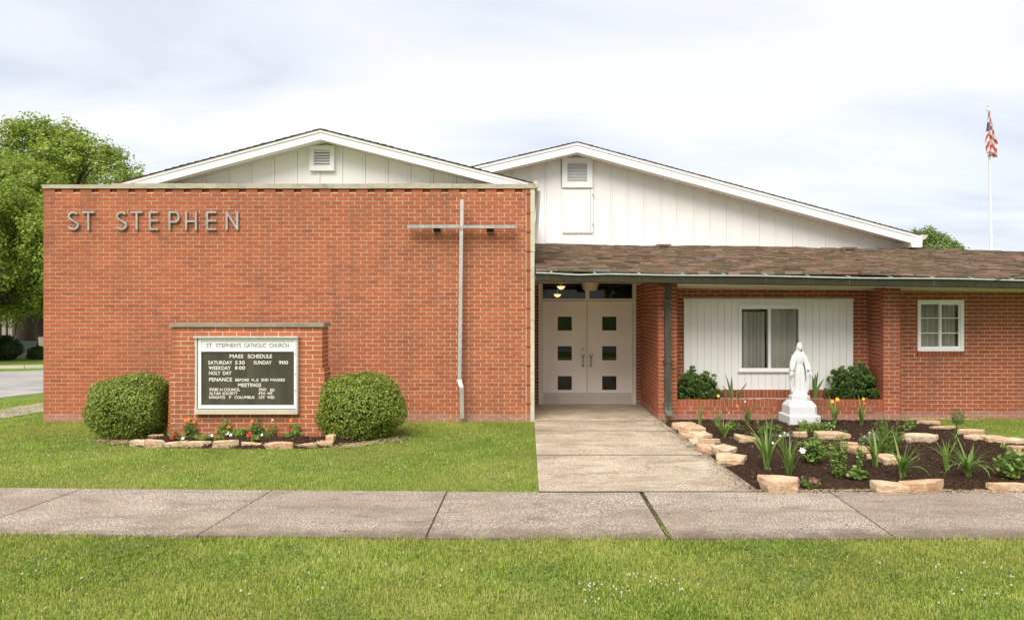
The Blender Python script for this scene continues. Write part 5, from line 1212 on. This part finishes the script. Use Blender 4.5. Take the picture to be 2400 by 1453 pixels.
# ------------------------------------------------------------------ statue
def statue():
    SXc, SYc = PX(1873, 12.12), 12.12
    st = thing('statue', (SXc, SYc, .04), 'white statue of a veiled robed woman with lowered open hands on an eight sided plinth', 'statue')
    th = R(2); Rz = Matrix.Rotation(th, 4, 'Z'); T = Matrix.Translation((SXc, SYc, 0))
    def octa(s, ch, z, n_=None): h = s / 2; return [(h, -h + ch, z), (h, h - ch, z), (h - ch, h, z), (-h + ch, h, z), (-h, h - ch, z), (-h, -h + ch, z), (-h + ch, -h, z), (h - ch, -h, z)]
    zq = lambda v: PZ(v, 11.95)
    def blk(name, spec):
        mb = MB().loft([octa(s, c_, z) for s, c_, z in spec]).xf(T @ Rz); return part(name, mb, M['statue'], st, fixn=True)
    z1, z2, z3, z4 = zq(973), zq(950), zq(943), PZ(939, 12.0)
    blk('plinth_base', [(.50, .012, .0), (.505, .012, .04), (.505, .012, z1 - .012), (.485, .014, z1)])
    blk('plinth_block', [(.445, .05, z1 + .0015), (.445, .06, z2 - .02), (.43, .07, z2), (.36, .09, z3 + .01), (.30, .075, z3 + .022)])
    zb_ = z3 + .024; zt_ = PZ(941.5, 12.0) 
    zt_ = zb_ + .075
    blk('plinth_top', [(.30, .08, zb_), (.30, .08, zt_ - .01), (.285, .08, zt_)])
    Hh = PZ(803, 12.1) - zt_; k = Hh / .95
    mb = MB(); nseg = 72
    def ring(z, rx, ry, cx=0, cy=0, fold=0, nf=18, ph=0, back=0):
        r_ = []
        for i in range(nseg):
            a_ = 2 * math.pi * i / nseg; f = 1 + fold * (math.sin(a_ * nf + ph + .6 * math.sin(z * 9)) * .6 + .4 * math.sin(a_ * nf * .53 + 2))
            r_.append((cx + rx * f * math.cos(a_), cy + ry * f * math.sin(a_), z))
        return r_
    # mound and feet
    mb.loft([ring(-.01, .150, .13), ring(.02, .148, .128, fold=.03, nf=5), ring(.05, .12, .11, fold=.05, nf=5), ring(.07, .06, .05)])
    # robe
    mb.loft([ring(.03, .125, .10, fold=.17), ring(.09, .112, .092, fold=.18), ring(.2, .103, .086, fold=.18), ring(.34, .096, .08, fold=.17), ring(.46, .088, .072, fold=.12), ring(.545, .074, .060, fold=.04), ring(.56, .070, .056),
             ring(.572, .073, .058), ring(.60, .082, .064, fold=.05), ring(.66, .090, .068, fold=.05), ring(.715, .096, .064, fold=.02), ring(.75, .082, .052), ring(.772, .045, .04), ring(.785, .03, .032), ring(.82, .026, .028)])
    # cloak: thick sheet round the back and sides
    def arc(z, rx, ry, half, cx=0, fold=.05, thick=.018):
        o_, i_ = [], []
        for i in range(49):
            a_ = R(90) - R(half) + 2 * R(half) * i / 48; f = 1 + fold * math.sin(a_ * 13 + z * 6)
            o_.append((cx + rx * f * math.cos(a_), ry * f * math.sin(a_) + .0, z)); i_.append((cx + (rx * f - thick) * math.cos(a_), (ry * f - thick) * math.sin(a_), z))
        return o_ + i_[::-1]
    mb.loft([arc(.04, .150, .125, 118), arc(.14, .150, .122, 122), arc(.3, .148, .118, 126), arc(.42, .150, .112, 130), arc(.55, .142, .104, 136, thick=.03), (arc(.64, .128, .092, 140, thick=.035)), arc(.70, .115, .080, 143, thick=.04), arc(.745, .098, .070, 146, thick=.04), arc(.775, .070, .058, 146, thick=.03)])
    # arms with wide sleeves, hands open downwards
    for s in (-1, 1):
        sh, el, wr_ = Vector((s * .088, -.01, .715)), Vector((s * .135, -.02, .575)), Vector((s * .155, -.085, .455))
        mb.tube([sh, sh.lerp(el, .5), el, el.lerp(wr_, .5), wr_], [.045, .044, .043, .040, .036], 14)
        # hanging sleeve
        rings = []
        for f, w_, h_ in ((0, .03, .03), (.35, .034, .055), (.7, .036, .085), (1.0, .034, .10)):
            c_ = el.lerp(wr_, f) + Vector((s * .004, .012, -h_ * .75))
            rings.append([(c_.x + w_ * math.cos(t_), c_.y + w_ * .7 * math.sin(t_) * 1.0, c_.z + h_ * math.sin(t_ + .3)) for t_ in [2 * math.pi * i / 14 for i in range(14)]])
        mb.loft(rings)
        ha = wr_ + Vector((s * .012, -.022, -.03)); mb.tube([wr_ + Vector((0, .0, .01)), wr_ + Vector((s * .004, -.012, -.012)), ha], [.017, .015, .017], 10)
        mb.ball(tuple(ha + Vector((0, 0, -.012))), .020, .010, .024, 8)
        for j, fl in enumerate((.034, .040, .037, .029)):
            o_ = ha + Vector(((j - 1.5) * .0095, -.003, -.028)); mb.tube([o_ + Vector((0, 0, .012)), o_ + Vector((s * .002, -.004, -fl * .5)), o_ + Vector((s * .003, -.004, -fl))], [.0062, .0056, .0045], 7)
        o_ = ha + Vector((-s * .018, -.004, -.004)); mb.tube([o_ + Vector((s * .006, 0, .004)), o_ + Vector((-s * .006, -.004, -.016)), o_ + Vector((-s * .009, -.006, -.028))], [.0068, .006, .005], 7)
        # cloak fall from forearm
        fc = []
        for z, xo, w_, yy in ((.50, .165, .022, -.03), (.40, .162, .030, -.03), (.28, .152, .034, -.025), (.15, .142, .034, -.02), (.06, .132, .028, -.015)):
            fc.append([(s * xo + w_ * math.cos(t_), yy + .045 * math.sin(t_) * (1 + .25 * math.sin(3 * t_ + z * 20)), z) for t_ in [2 * math.pi * i / 16 for i in range(16)]])
        mb.loft(fc)
    # belt knot
    mb.loft([ring(.548, .0745, .0605), ring(.562, .0765, .0625), ring(.574, .0745, .0605)])
    # head, face and veil, turned a little to the right and bowed
    hc = Vector((.006, -.012, .862))
    mb.ball(tuple(hc), .040, .045, .054, 18)
    mb.ball(tuple(hc + Vector((.004, -.020, -.030))), .024, .022, .024, 12)
    mb.tube([hc + Vector((.004, -.043, .012)), hc + Vector((.005, -.052, -.008)), hc + Vector((.005, -.046, -.015))], [.0045, .0065, .0055], 7)
    for s in (-1, 1): mb.ball(tuple(hc + Vector((.004 + s * .015, -.040, .008))), .007, .004, .004, 7)
    mb.tube([hc + Vector((-.006, -.044, -.026)), hc + Vector((.005, -.047, -.027)), hc + Vector((.016, -.044, -.026))], [.002, .0036, .002], 6)
    def hood(z, rx, ry, half, cy=0, th_=.012):
        o_, i_ = [], []
        for i in range(41):
            a_ = R(90) - R(half) + 2 * R(half) * i / 40; f = 1 + .02 * math.sin(a_ * 11)
            o_.append((hc.x + rx * f * math.cos(a_), hc.y + cy + ry * f * math.sin(a_), z)); i_.append((hc.x + (rx - th_) * math.cos(a_), hc.y + cy + (ry - th_) * math.sin(a_), z))
        return o_ + i_[::-1]
    mb.loft([hood(.755, .100, .075, 138, .02, .03), hood(.79, .072, .068, 136, .02, .024), hood(.83, .056, .062, 134, .012, .014), hood(.865, .054, .062, 136, .006, .012), hood(.90, .050, .058, 150, .004, .012), hood(.925, .038, .044, 165, .006, .014)])
    mb.ball((hc.x, hc.y + .008, .918), .043, .048, .034, 14)
    mb.v = [(a_ * k, b_ * k, c_ * k + zt_) for a_, b_, c_ in mb.v]
    mb.xf(T @ Matrix.Rotation(R(-2), 4, 'Z'))
    me = mb.mesh('figure'); o = bpy.data.objects.new('tmp', me); COL.objects.link(o)
    bm = bmesh.new(); bm.from_mesh(me); bmesh.ops.recalc_face_normals(bm, faces=bm.faces); bm.to_mesh(me); bm.free()
    md = o.modifiers.new('r', 'REMESH'); md.mode = 'VOXEL'; md.voxel_size = .0042; sm = o.modifiers.new('s', 'SMOOTH'); sm.iterations = 2; sm.factor = .5
    bpy.context.view_layer.update(); dg = bpy.context.evaluated_depsgraph_get(); m2 = bpy.data.meshes.new_from_object(o.evaluated_get(dg)); bpy.data.objects.remove(o)
    m2.materials.clear(); link('figure', m2, M['statue'], st, smooth=True)
statue()

# ------------------------------------------------------------------ trees
def tree(name, base, H_, blobs, nleaf, leaf, m, label, group=None, trunk_r=.28, seed=1, limbs=14):
    r_ = np.random.RandomState(seed); b = Vector(base); t = thing(name, b, label, 'tree', group)
    cen = np.mean([x_[:3] for x_ in blobs], 0)
    mb = MB(); tp = Vector((b.x + (cen[0] - b.x) * .6, b.y, b.z + H_ * .45))
    mb.tube([b - Vector((0, 0, .05)), b + Vector((.03, 0, H_ * .12)), b.lerp(tp, .6), tp, Vector((cen[0], cen[1], b.z + H_ * .78))], [trunk_r * 1.35, trunk_r, trunk_r * .8, trunk_r * .55, trunk_r * .15], 10)
    part('trunk', mb, M['bark'], t, smooth=True)
    lb = MB()
    for x_ in blobs[:limbs]:
        s_ = b.lerp(tp, r_.uniform(.6, 1)); e_ = Vector(x_[:3]); mm_ = s_.lerp(e_, .5) + Vector((0, 0, -.06 * (e_ - s_).length))
        lb.tube([s_, mm_, e_], [trunk_r * .32, trunk_r * .2, trunk_r * .06], 6)
        for q_ in range(4):
            d_ = Vector(r_.normal(0, 1, 3)).normalized() * x_[3] * .9; lb.tube([mm_.lerp(e_, .5), e_ + d_ * .5, e_ + d_], [trunk_r * .08, trunk_r * .05, trunk_r * .015], 4)
    part('limbs', lb, M['bark'], t, smooth=True, kind='stuff')
    P_, N_, Rn = [], [], []; vol = np.array([x_[3] ** 2 for x_ in blobs]); vol = vol / vol.sum()
    for x_, vv in zip(blobs, vol):
        n = int(nleaf * vv); d = r_.normal(0, 1, (n, 3)); d /= np.linalg.norm(d, axis=1)[:, None]
        # twigs: leaves gathered in small sprays
        ns = max(6, n // 26); sd = r_.normal(0, 1, (ns, 3)); sd /= np.linalg.norm(sd, axis=1)[:, None]; sc = np.array(x_[:3]) + sd * x_[3] * (r_.uniform(.45, 1.08, (ns, 1))) * np.array([1, 1, .82])
        idx = r_.randint(0, ns, n); p = sc[idx] + d * (r_.rand(n, 1) ** .6) * leaf * 3.0 * np.array([1, 1, .75]); P_.append(p); N_.append(sd[idx] * .8 + d * .6); Rn.append(np.clip(r_.rand(n) * .65 + r_.rand(ns)[idx] * .35, 0, 1))
    leaf_cloud('crown', np.concatenate(P_), np.concatenate(N_), leaf, M[m], t, rnd=np.concatenate(Rn), aspect=.62, up=.35, jitter=.6, kind='stuff')
    return t
def blobs_in(c, rx, ry, rz, n, r0, r1, seed, flat=-1):
    r_ = np.random.RandomState(seed); L = []
    for i in range(n):
        d = r_.normal(0, 1, 3); d /= np.linalg.norm(d); q_ = r_.uniform(.35, .88) if i % 3 else r_.uniform(.8, .95)
        if d[2] < flat: d[2] *= .5
        L.append((c[0] + d[0] * rx * q_, c[1] + d[1] * ry * q_, c[2] + d[2] * rz * q_, r_.uniform(r0, r1)))
    return L
YT = 30.0
cx_, cz_ = PX(85, YT), 5.2
bl = blobs_in((cx_, YT, cz_), 5.0, 4.4, 3.55, 78, .8, 1.35, 4)
bl += [(PX(90, YT), YT, PZ(300, YT), .75), (PX(60, YT), YT - .4, PZ(310, YT), .8), (PX(190, YT), YT - .5, PZ(335, YT), .8), (PX(270, YT), YT, PZ(375, YT), .75), (PX(300, YT), YT, PZ(415, YT), .6), (PX(150, YT), YT, PZ(310, YT), .6), (PX(20, YT), YT, PZ(345, YT), .9)]
tree('maple_tree', (cx_ - .6, YT + .3, 0), 9.6, bl, 150000, .125, 'tree', 'large broad green maple behind the left end of the tall brick wall', trunk_r=.34, seed=5)
bl = blobs_in((PX(20, 26) - .6, 26, 3.6), 2.9, 2.4, 2.6, 34, .6, 1.0, 9)
tree('maple_tree', (PX(-40, 26), 26.4, 0), 6.2, bl, 60000, .11, 'tree', 'darker lower tree in front of the large maple at the left frame edge', trunk_r=.16, seed=8)
bl = blobs_in((-31, 44, 5.2), 7, 4, 4.5, 46, 1.1, 1.8, 19)
tree('shade_tree', (-31, 45, 0), 9.5, bl, 42000, .22, 'tree', 'distant dark tree over the house beyond the side street', trunk_r=.4, seed=18)
bl = [(PX(u, 45), 45 + dy, PZ(v, 45), r_) for u, v, r_, dy in ((2185, 556, .55, 0), (2160, 570, .6, .3), (2205, 572, .65, 0), (2225, 582, .5, -.3), (2148, 545, .35, 0), (2180, 575, .8, .4), (2178, 541, .32, 0), (2215, 560, .35, .2), (2246, 585, .3, 0), (2240, 592, .5, 0), (2170, 600, 1.0, 0), (2210, 605, 1.1, 0), (2190, 640, 1.2, 0))]
tree('pine_tree', (PX(2190, 45), 45, 0), 5.6, bl, 16000, .13, 'tree_far', 'small tree top showing over the low roof right of the hall', trunk_r=.15, seed=22, limbs=8)

part('street', MB().add([(-200, -12, .006), (200, -12, .006), (200, -2.5, .006), (-200, -2.5, .006)], [(0, 1, 2, 3)]), M['road'], kind='structure')  # unseen road added behind the camera for the glass to reflect
for i, (x_, y_) in enumerate(((-26, -27), (-15, -24), (-4, -28), (8, -25), (19, -28), (31, -25))):  # invented tree row behind the camera, added to darken reflections in the panes
    bl = blobs_in((x_, y_, 6.0), 5.2, 3.5, 5.2, 26, 1.3, 2.2, 60 + i)
    tree('shade_tree', (x_, y_, 0), 10, bl, 9000, .42, 'tree', 'unseen tree added behind the camera for pane reflections, opposite ' + ('the side street', 'the ST STEPHEN lettering', 'the brick sign', 'the white statue', 'the flagpole', 'the far right end of the low wing')[i], group='unseen trees added behind the camera for reflections', trunk_r=.3, seed=70 + i, limbs=6)

# ------------------------------------------------------------------ flagpole and flag
YP = 30.0
fp = thing('flagpole', (PX(2324, YP), YP, 0), 'tall white flagpole with gold ball behind the low wing', 'flagpole')
part('pole', MB().tube([(PX(2324.5, YP), YP, 0), (PX(2322.5, YP), YP, PZ(552, YP)), (PX(2322.5, YP), YP, PZ(551, YP)), (PX(2319.5, YP), YP, PZ(400, YP)), (PX(2316.5, YP), YP, PZ(252, YP))], [.065, .06, .052, .045, .028], 12), M['pole'], fp, smooth=True)
part('finial', MB().ball((PX(2316.3, YP), YP, PZ(249, YP)), .045, n=8), M['alu_light'], fp, smooth=True)
part('rope', MB().tube([(PX(2319.5, YP) - .02, YP - .08, 1.4), (PX(2316.0, YP), YP - .10, PZ(420, YP)), (PX(2313, YP), YP - .08, PZ(262, YP))], .014, 5), M['stripe_white'], fp)
part('truck', MB().box(PX(2311, YP), PX(2317, YP), YP - .05, YP + .03, PZ(261, YP), PZ(257, YP)), M['alu_light'], fp)
# limp striped flag, hanging in folds from the top
fl = thing('flag', (PX(2316, YP), YP - .1, PZ(370, YP)), 'limp red and white striped flag with blue canton hanging in folds down the flagpole', 'flag')
NU, NV = 30, 44; ztop_, zbot_ = PZ(262, YP), PZ(371, YP)
vsx = np.zeros((NV + 1, NU + 1, 3))
for j in range(NV + 1):
    f = j / NV; wl = (.04 + .14 * min(1, f * 1.6)) * (1 if f < .93 else .8); wr_ = (.02 + .21 * min(1, max(0, f - .12) * 1.7)) * (1 - .25 * math.sin(f * 9) ** 2 * (f > .4))
    cxx = PX(2314.5 + 4 * f, YP)
    for i in range(NU + 1):
        g = i / NU; xx = cxx - wl + (wl + wr_) * g; yy = YP - .14 + .09 * math.sin(g * 15 + f * 3) * (.3 + f)
        zz = ztop_ + (zbot_ - ztop_) * f + .10 * (abs(math.sin(g * 9 + 1)) - .5) * f
        vsx[j, i] = (xx, yy, zz)
mats = {'canton': MB(), 'red_stripe': MB(), 'white_stripe': MB()}
for j in range(NV):
    for i in range(NU):
        f = (j + .5) / NV; g = (i + .5) / NU; s_ = f * 7.5 + (g if g < .5 else (1 - g)) * 4.6 + .3 * math.sin(g * 12)
        key = 'canton' if (g < .22 and .26 < f < .46) or (.5 < g < .58 and f < .30) else ('red_stripe' if (s_ % 1.5) < .75 else 'white_stripe')
        q4 = [vsx[j, i], vsx[j, i + 1], vsx[j + 1, i + 1], vsx[j + 1, i]]
        mats[key].add([tuple(p_) for p_ in q4], [(0, 1, 2, 3)])
part('canton', mats['canton'], M['canton'], fl); part('red_stripe', mats['red_stripe'], M['stripe_red'], fl); part('white_stripe', mats['white_stripe'], M['stripe_white'], fl)

# ------------------------------------------------------------------ beyond the side street
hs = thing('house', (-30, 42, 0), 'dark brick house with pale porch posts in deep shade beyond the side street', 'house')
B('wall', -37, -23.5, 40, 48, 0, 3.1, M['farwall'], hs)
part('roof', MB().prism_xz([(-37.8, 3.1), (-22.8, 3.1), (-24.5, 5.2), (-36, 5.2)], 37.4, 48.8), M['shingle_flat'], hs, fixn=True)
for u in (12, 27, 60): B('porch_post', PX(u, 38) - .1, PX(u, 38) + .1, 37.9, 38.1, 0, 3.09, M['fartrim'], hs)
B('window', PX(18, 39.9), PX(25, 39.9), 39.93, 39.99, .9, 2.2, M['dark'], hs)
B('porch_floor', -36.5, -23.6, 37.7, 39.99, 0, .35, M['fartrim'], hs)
ub = thing('utility_box', (PX(40, 29), 29.3, 0), 'grey green utility cabinet on the lawn beyond the side street', 'utility box')
B('cabinet', PX(20, 29), PX(57, 29), 29, 29.7, .0, PZ(806, 29), M['util'], ub); B('lid', PX(19, 29), PX(58, 29), 28.96, 29.74, PZ(806, 29) + .001, PZ(801, 29), M['util'], ub)
c = P(8, 826, 27); bush('hedge', (c.x, c.y, .42), .58, .5, .5, 7000, .06, M['hedge_dark'], 'dark round hedge at the left frame edge before the utility cabinet', 'bush', lump=.08)
c = P(88, 838, 27.5); bush('hedge', (c.x, c.y, .18), .35, .3, .32, 3000, .05, M['hedge_dark'], 'low dark shrub beside the left edge of the tall wall', 'bush', lump=.1)
lwl = thing('low_wall', (PX(75, 32), 32, 0), 'low pale retaining wall behind the dark shrubs beyond the street', 'wall')
B('wall_face', PX(35, 32), PX(140, 32), 32, 32.2, 0, PZ(823, 32), M['coping'], lwl); B('wall_cap', PX(34, 32), PX(141, 32), 31.97, 32.23, PZ(823, 32) + .001, PZ(821, 32), M['coping'], lwl)

# ------------------------------------------------------------------ grass
def blades(name, xa, xb, ya, yb, dens, h0, h1, w, excl=(), keep=None, lean=1.05, dead=.05):
    n = int((xb - xa) * (yb - ya) * dens); x = rng.uniform(xa, xb, n); y = rng.uniform(ya, yb, n)
    k = np.ones(n, bool)
    for p_ in excl: k &= ~inpoly(x, y, p_)
    if keep: k &= keep(x, y)
    patch = height_noise(x, y, 1.7) + .5 * height_noise(x + 7, y, 4.1) + .4 * height_noise(x, y + 3, 9.7)
    x, y, patch = x[k], y[k], patch[k]; n = len(x)
    cl = height_noise(x, y, 21) * height_noise(x + 5, y, 13); h = rng.uniform(h0, h1, n) * (1 + .22 * patch + .25 * cl); a = rng.uniform(0, 2 * math.pi, n); ln = np.abs(rng.normal(0, lean, n)); dx, dy = np.cos(a), np.sin(a)
    fa = a + math.pi / 2 + rng.normal(0, .5, n); sx, sy = np.cos(fa) * w / 2, np.sin(fa) * w / 2
    V = np.zeros((n, 5, 3)); mx_ = np.sin(ln * .6) * h * .55; mz = np.cos(ln * .6) * h * .55; tx = mx_ + np.sin(ln * 1.9) * h * .45; tz = mz + np.cos(np.minimum(ln * 1.9, 1.7)) * h * .45
    V[:, 0] = np.stack([x - sx, y - sy, np.zeros(n) - .002], 1); V[:, 1] = np.stack([x + sx, y + sy, np.zeros(n) - .002], 1)
    V[:, 2] = np.stack([x + dx * mx_ + sx * .8, y + dy * mx_ + sy * .8, mz], 1); V[:, 3] = np.stack([x + dx * mx_ - sx * .8, y + dy * mx_ - sy * .8, mz], 1); V[:, 4] = np.stack([x + dx * tx, y + dy * tx, tz], 1)
    b_ = np.arange(n)[:, None] * 5; T1 = b_ + np.array([[0, 1, 2]]); T2 = b_ + np.array([[0, 2, 3]]); T3 = b_ + np.array([[3, 2, 4]])
    rn = np.clip(.44 + .17 * patch + .18 * cl + rng.normal(0, .22, n), 0, .9); rn = np.where(rng.rand(n) < dead * (1 + 6 * np.clip(patch - .95, 0, 1)), 1.0, rn)
    o = link(name, np_mesh(name, V.reshape(-1, 3), np.concatenate([T1, T2, T3]), np.concatenate([rn, rn, rn])), M['grass'], recenter=False); props(o, kind='stuff'); return o
SWN = lambda x: np.where(x < -.3, 6.19 + (-x - .3) * .030, 6.19)
SWF = lambda x: np.where(x < 0, 7.72 - x * .030, 7.72)
edge = lambda x: .022 * np.sin(x * 5) * np.sin(x * 1.7) + .018 * np.sin(x * 9) + .02 * np.sin(x * 31 + 1) + rng.normal(0, .02, len(x))
blades('front_lawn_grass', -5.2, 5.2, 3.9, 6.5, 10500, .016, .050, .0062, keep=lambda x, y: y < SWN(x) + .012 + edge(x))
blades('lawn_grass', -10.8, .14, 7.6, 12.7, 3600, .016, .040, .006, excl=[SB], keep=lambda x, y: (y > SWF(x) - .01 + .6 * edge(x)) & (x < .115 + .012 * np.sin(y * 23)) & ((y < 12.60) | (x < -8.25)))
blades('side_lawn_grass', -17, -8.1, 12.6, 15.2, 1100, .025, .05, .008, keep=lambda x, y: y < 15.9 + (x + 11.3) * .5)
blades('back_lawn_grass', 5.9, 11.5, 9.0, 12.94, 2200, .022, .045, .006, excl=[RBg], keep=lambda x, y: y > 12.7 - (x - 6.2) * .9)
blades('lawn_edge_tufts', -5.2, 5.2, 6.08, 6.40, 2600, .035, .085, .0055, keep=lambda x, y: (np.abs(y - SWN(x) + .03) < .05) & (height_noise(x, y * 0, 6) + .5 * height_noise(x + 2, y * 0, 19) > -.25), lean=.9)
blades('lawn_tufts', -5.0, 5.0, 4.2, 6.1, 2200, .045, .085, .006, keep=lambda x, y: height_noise(x, y, 7) * height_noise(x + 3, y + 1, 11) > .42, lean=.9)
n_ = 26000; x_, y_ = rng.uniform(-5, 5, n_), rng.uniform(4.0, 6.15, n_); k_ = (height_noise(x_, y_, 2.3) + .6 * height_noise(x_ + 4, y_, 6.1) > .55) & (y_ < SWN(x_) - .02); x_, y_ = x_[k_], y_[k_]; z_ = rng.uniform(.022, .045, len(x_))
leaf_cloud('clover_leaves', np.stack([x_, y_, z_], 1), np.tile(np.array([[0, 0, 1.0]]), (len(x_), 1)), .016, M['clover'], None, aspect=.9, up=.6, jitter=.35, kind='stuff')
# straw and trimmings along the bed edge, weeds in the walk joint
def litter(name, pts, n, m, L0, L1, spread, z=.045):
    P_ = []
    for i in range(n):
        f = random.random() * (len(pts) - 1); i0 = int(f); q_ = pts[i0].lerp(pts[min(i0 + 1, len(pts) - 1)], f - i0); P_.append((q_.x + random.gauss(0, spread), q_.y + random.gauss(0, spread * .6), z + random.uniform(0, .012)))
    mb = MB()
    for p_ in P_:
        a_ = random.uniform(0, 3.14); L = random.uniform(L0, L1); w = .0022; ux, uy = math.cos(a_) * L / 2, math.sin(a_) * L / 2
        mb.add([(p_[0] - ux, p_[1] - uy, p_[2]), (p_[0] + ux, p_[1] + uy, p_[2] + random.uniform(-.004, .01)), (p_[0] + ux - uy * w / L * 2, p_[1] + uy + ux * w / L * 2 + w, p_[2] + .003), (p_[0] - ux, p_[1] - uy + w * 2, p_[2] + .003)], [(0, 1, 2, 3)], random.random())
    part(name, mb, m, kind='stuff')
litter('dry_straw', [G(1790, 1158), G(1900, 1158), G(2050, 1156), G(2230, 1157), G(2330, 1158)], 900, M['f_straw'], .02, .07, .05, .03)
litter('dry_leaves', [G(250, 1036), G(310, 1040), G(300, 1032)], 500, M['f_straw'], .02, .06, .09, .03)
litter('dry_grass', [G(2130, 989), G(2170, 985), G(2290, 988)], 500, M['f_straw'], .03, .07, .12, .03)
litter('fallen_leaves', [G(1300, 1010), G(1420, 1060), G(1500, 1120), G(1640, 1100)], 26, M['chips'], .02, .05, .30, .040)
litter('fallen_leaves', [G(100, 1200), G(900, 1210), G(1700, 1200), G(2300, 1210)], 60, M['chips'], .02, .045, .45, .042)
litter('dry_needles', [G(300, 1044), G(240, 1034), G(420, 1040)], 700, M['f_straw'], .02, .05, .12, .03)
litter('dry_needles', [G(800, 1052), G(860, 1044), G(940, 1030)], 700, M['f_straw'], .02, .05, .12, .03)
b1, b2 = Vector((1.189, 7.70, 0)), Vector((1.19, 6.2, 0)); mb = MB()
for i in range(230):
    f = random.random() ** .45; q_ = b1.lerp(b2, f) + Vector((random.gauss(0, .008), 0, .02)); blade(mb, q_, random.uniform(0, 6.28), random.uniform(.015, .04), .004, 1, .4, random.random(), n=2)
part('joint_weeds', mb, M['grass'], kind='stuff')
# clover heads in the lawn
mb = MB()
for (cx0_, cy0_, sp, n) in ((.55, 5.05, .10, 16), (.75, 5.3, .08, 9), (1.05, 5.15, .12, 9), (.42, 4.88, .05, 5), (3.3, 5.35, .2, 14), (2.9, 4.95, .12, 8), (-1.6, 5.2, .3, 8), (-.4, 5.6, .5, 12), (2.2, 5.6, .5, 10), (-3.2, 5.5, .6, 10), (-2.0, 9.2, 1.2, 60), (-5.5, 10.0, 1.6, 90), (-1.2, 10.7, .9, 60), (-7.5, 9.2, 1.2, 40)):
    for i in range(n):
        x, y = random.gauss(cx0_, sp), random.gauss(cy0_, sp * .6)
        if (6.15 < y < 8.0) or x > .05 and y > 7 or y > 12.4 or (inpoly(np.array([x]), np.array([y]), SB)[0]): continue
        mb.ball((x, y, random.uniform(.03, .05)), random.uniform(.005, .0085), n=5, r=random.random())
part('clover_flowers', mb, M['f_clover'], kind='stuff')
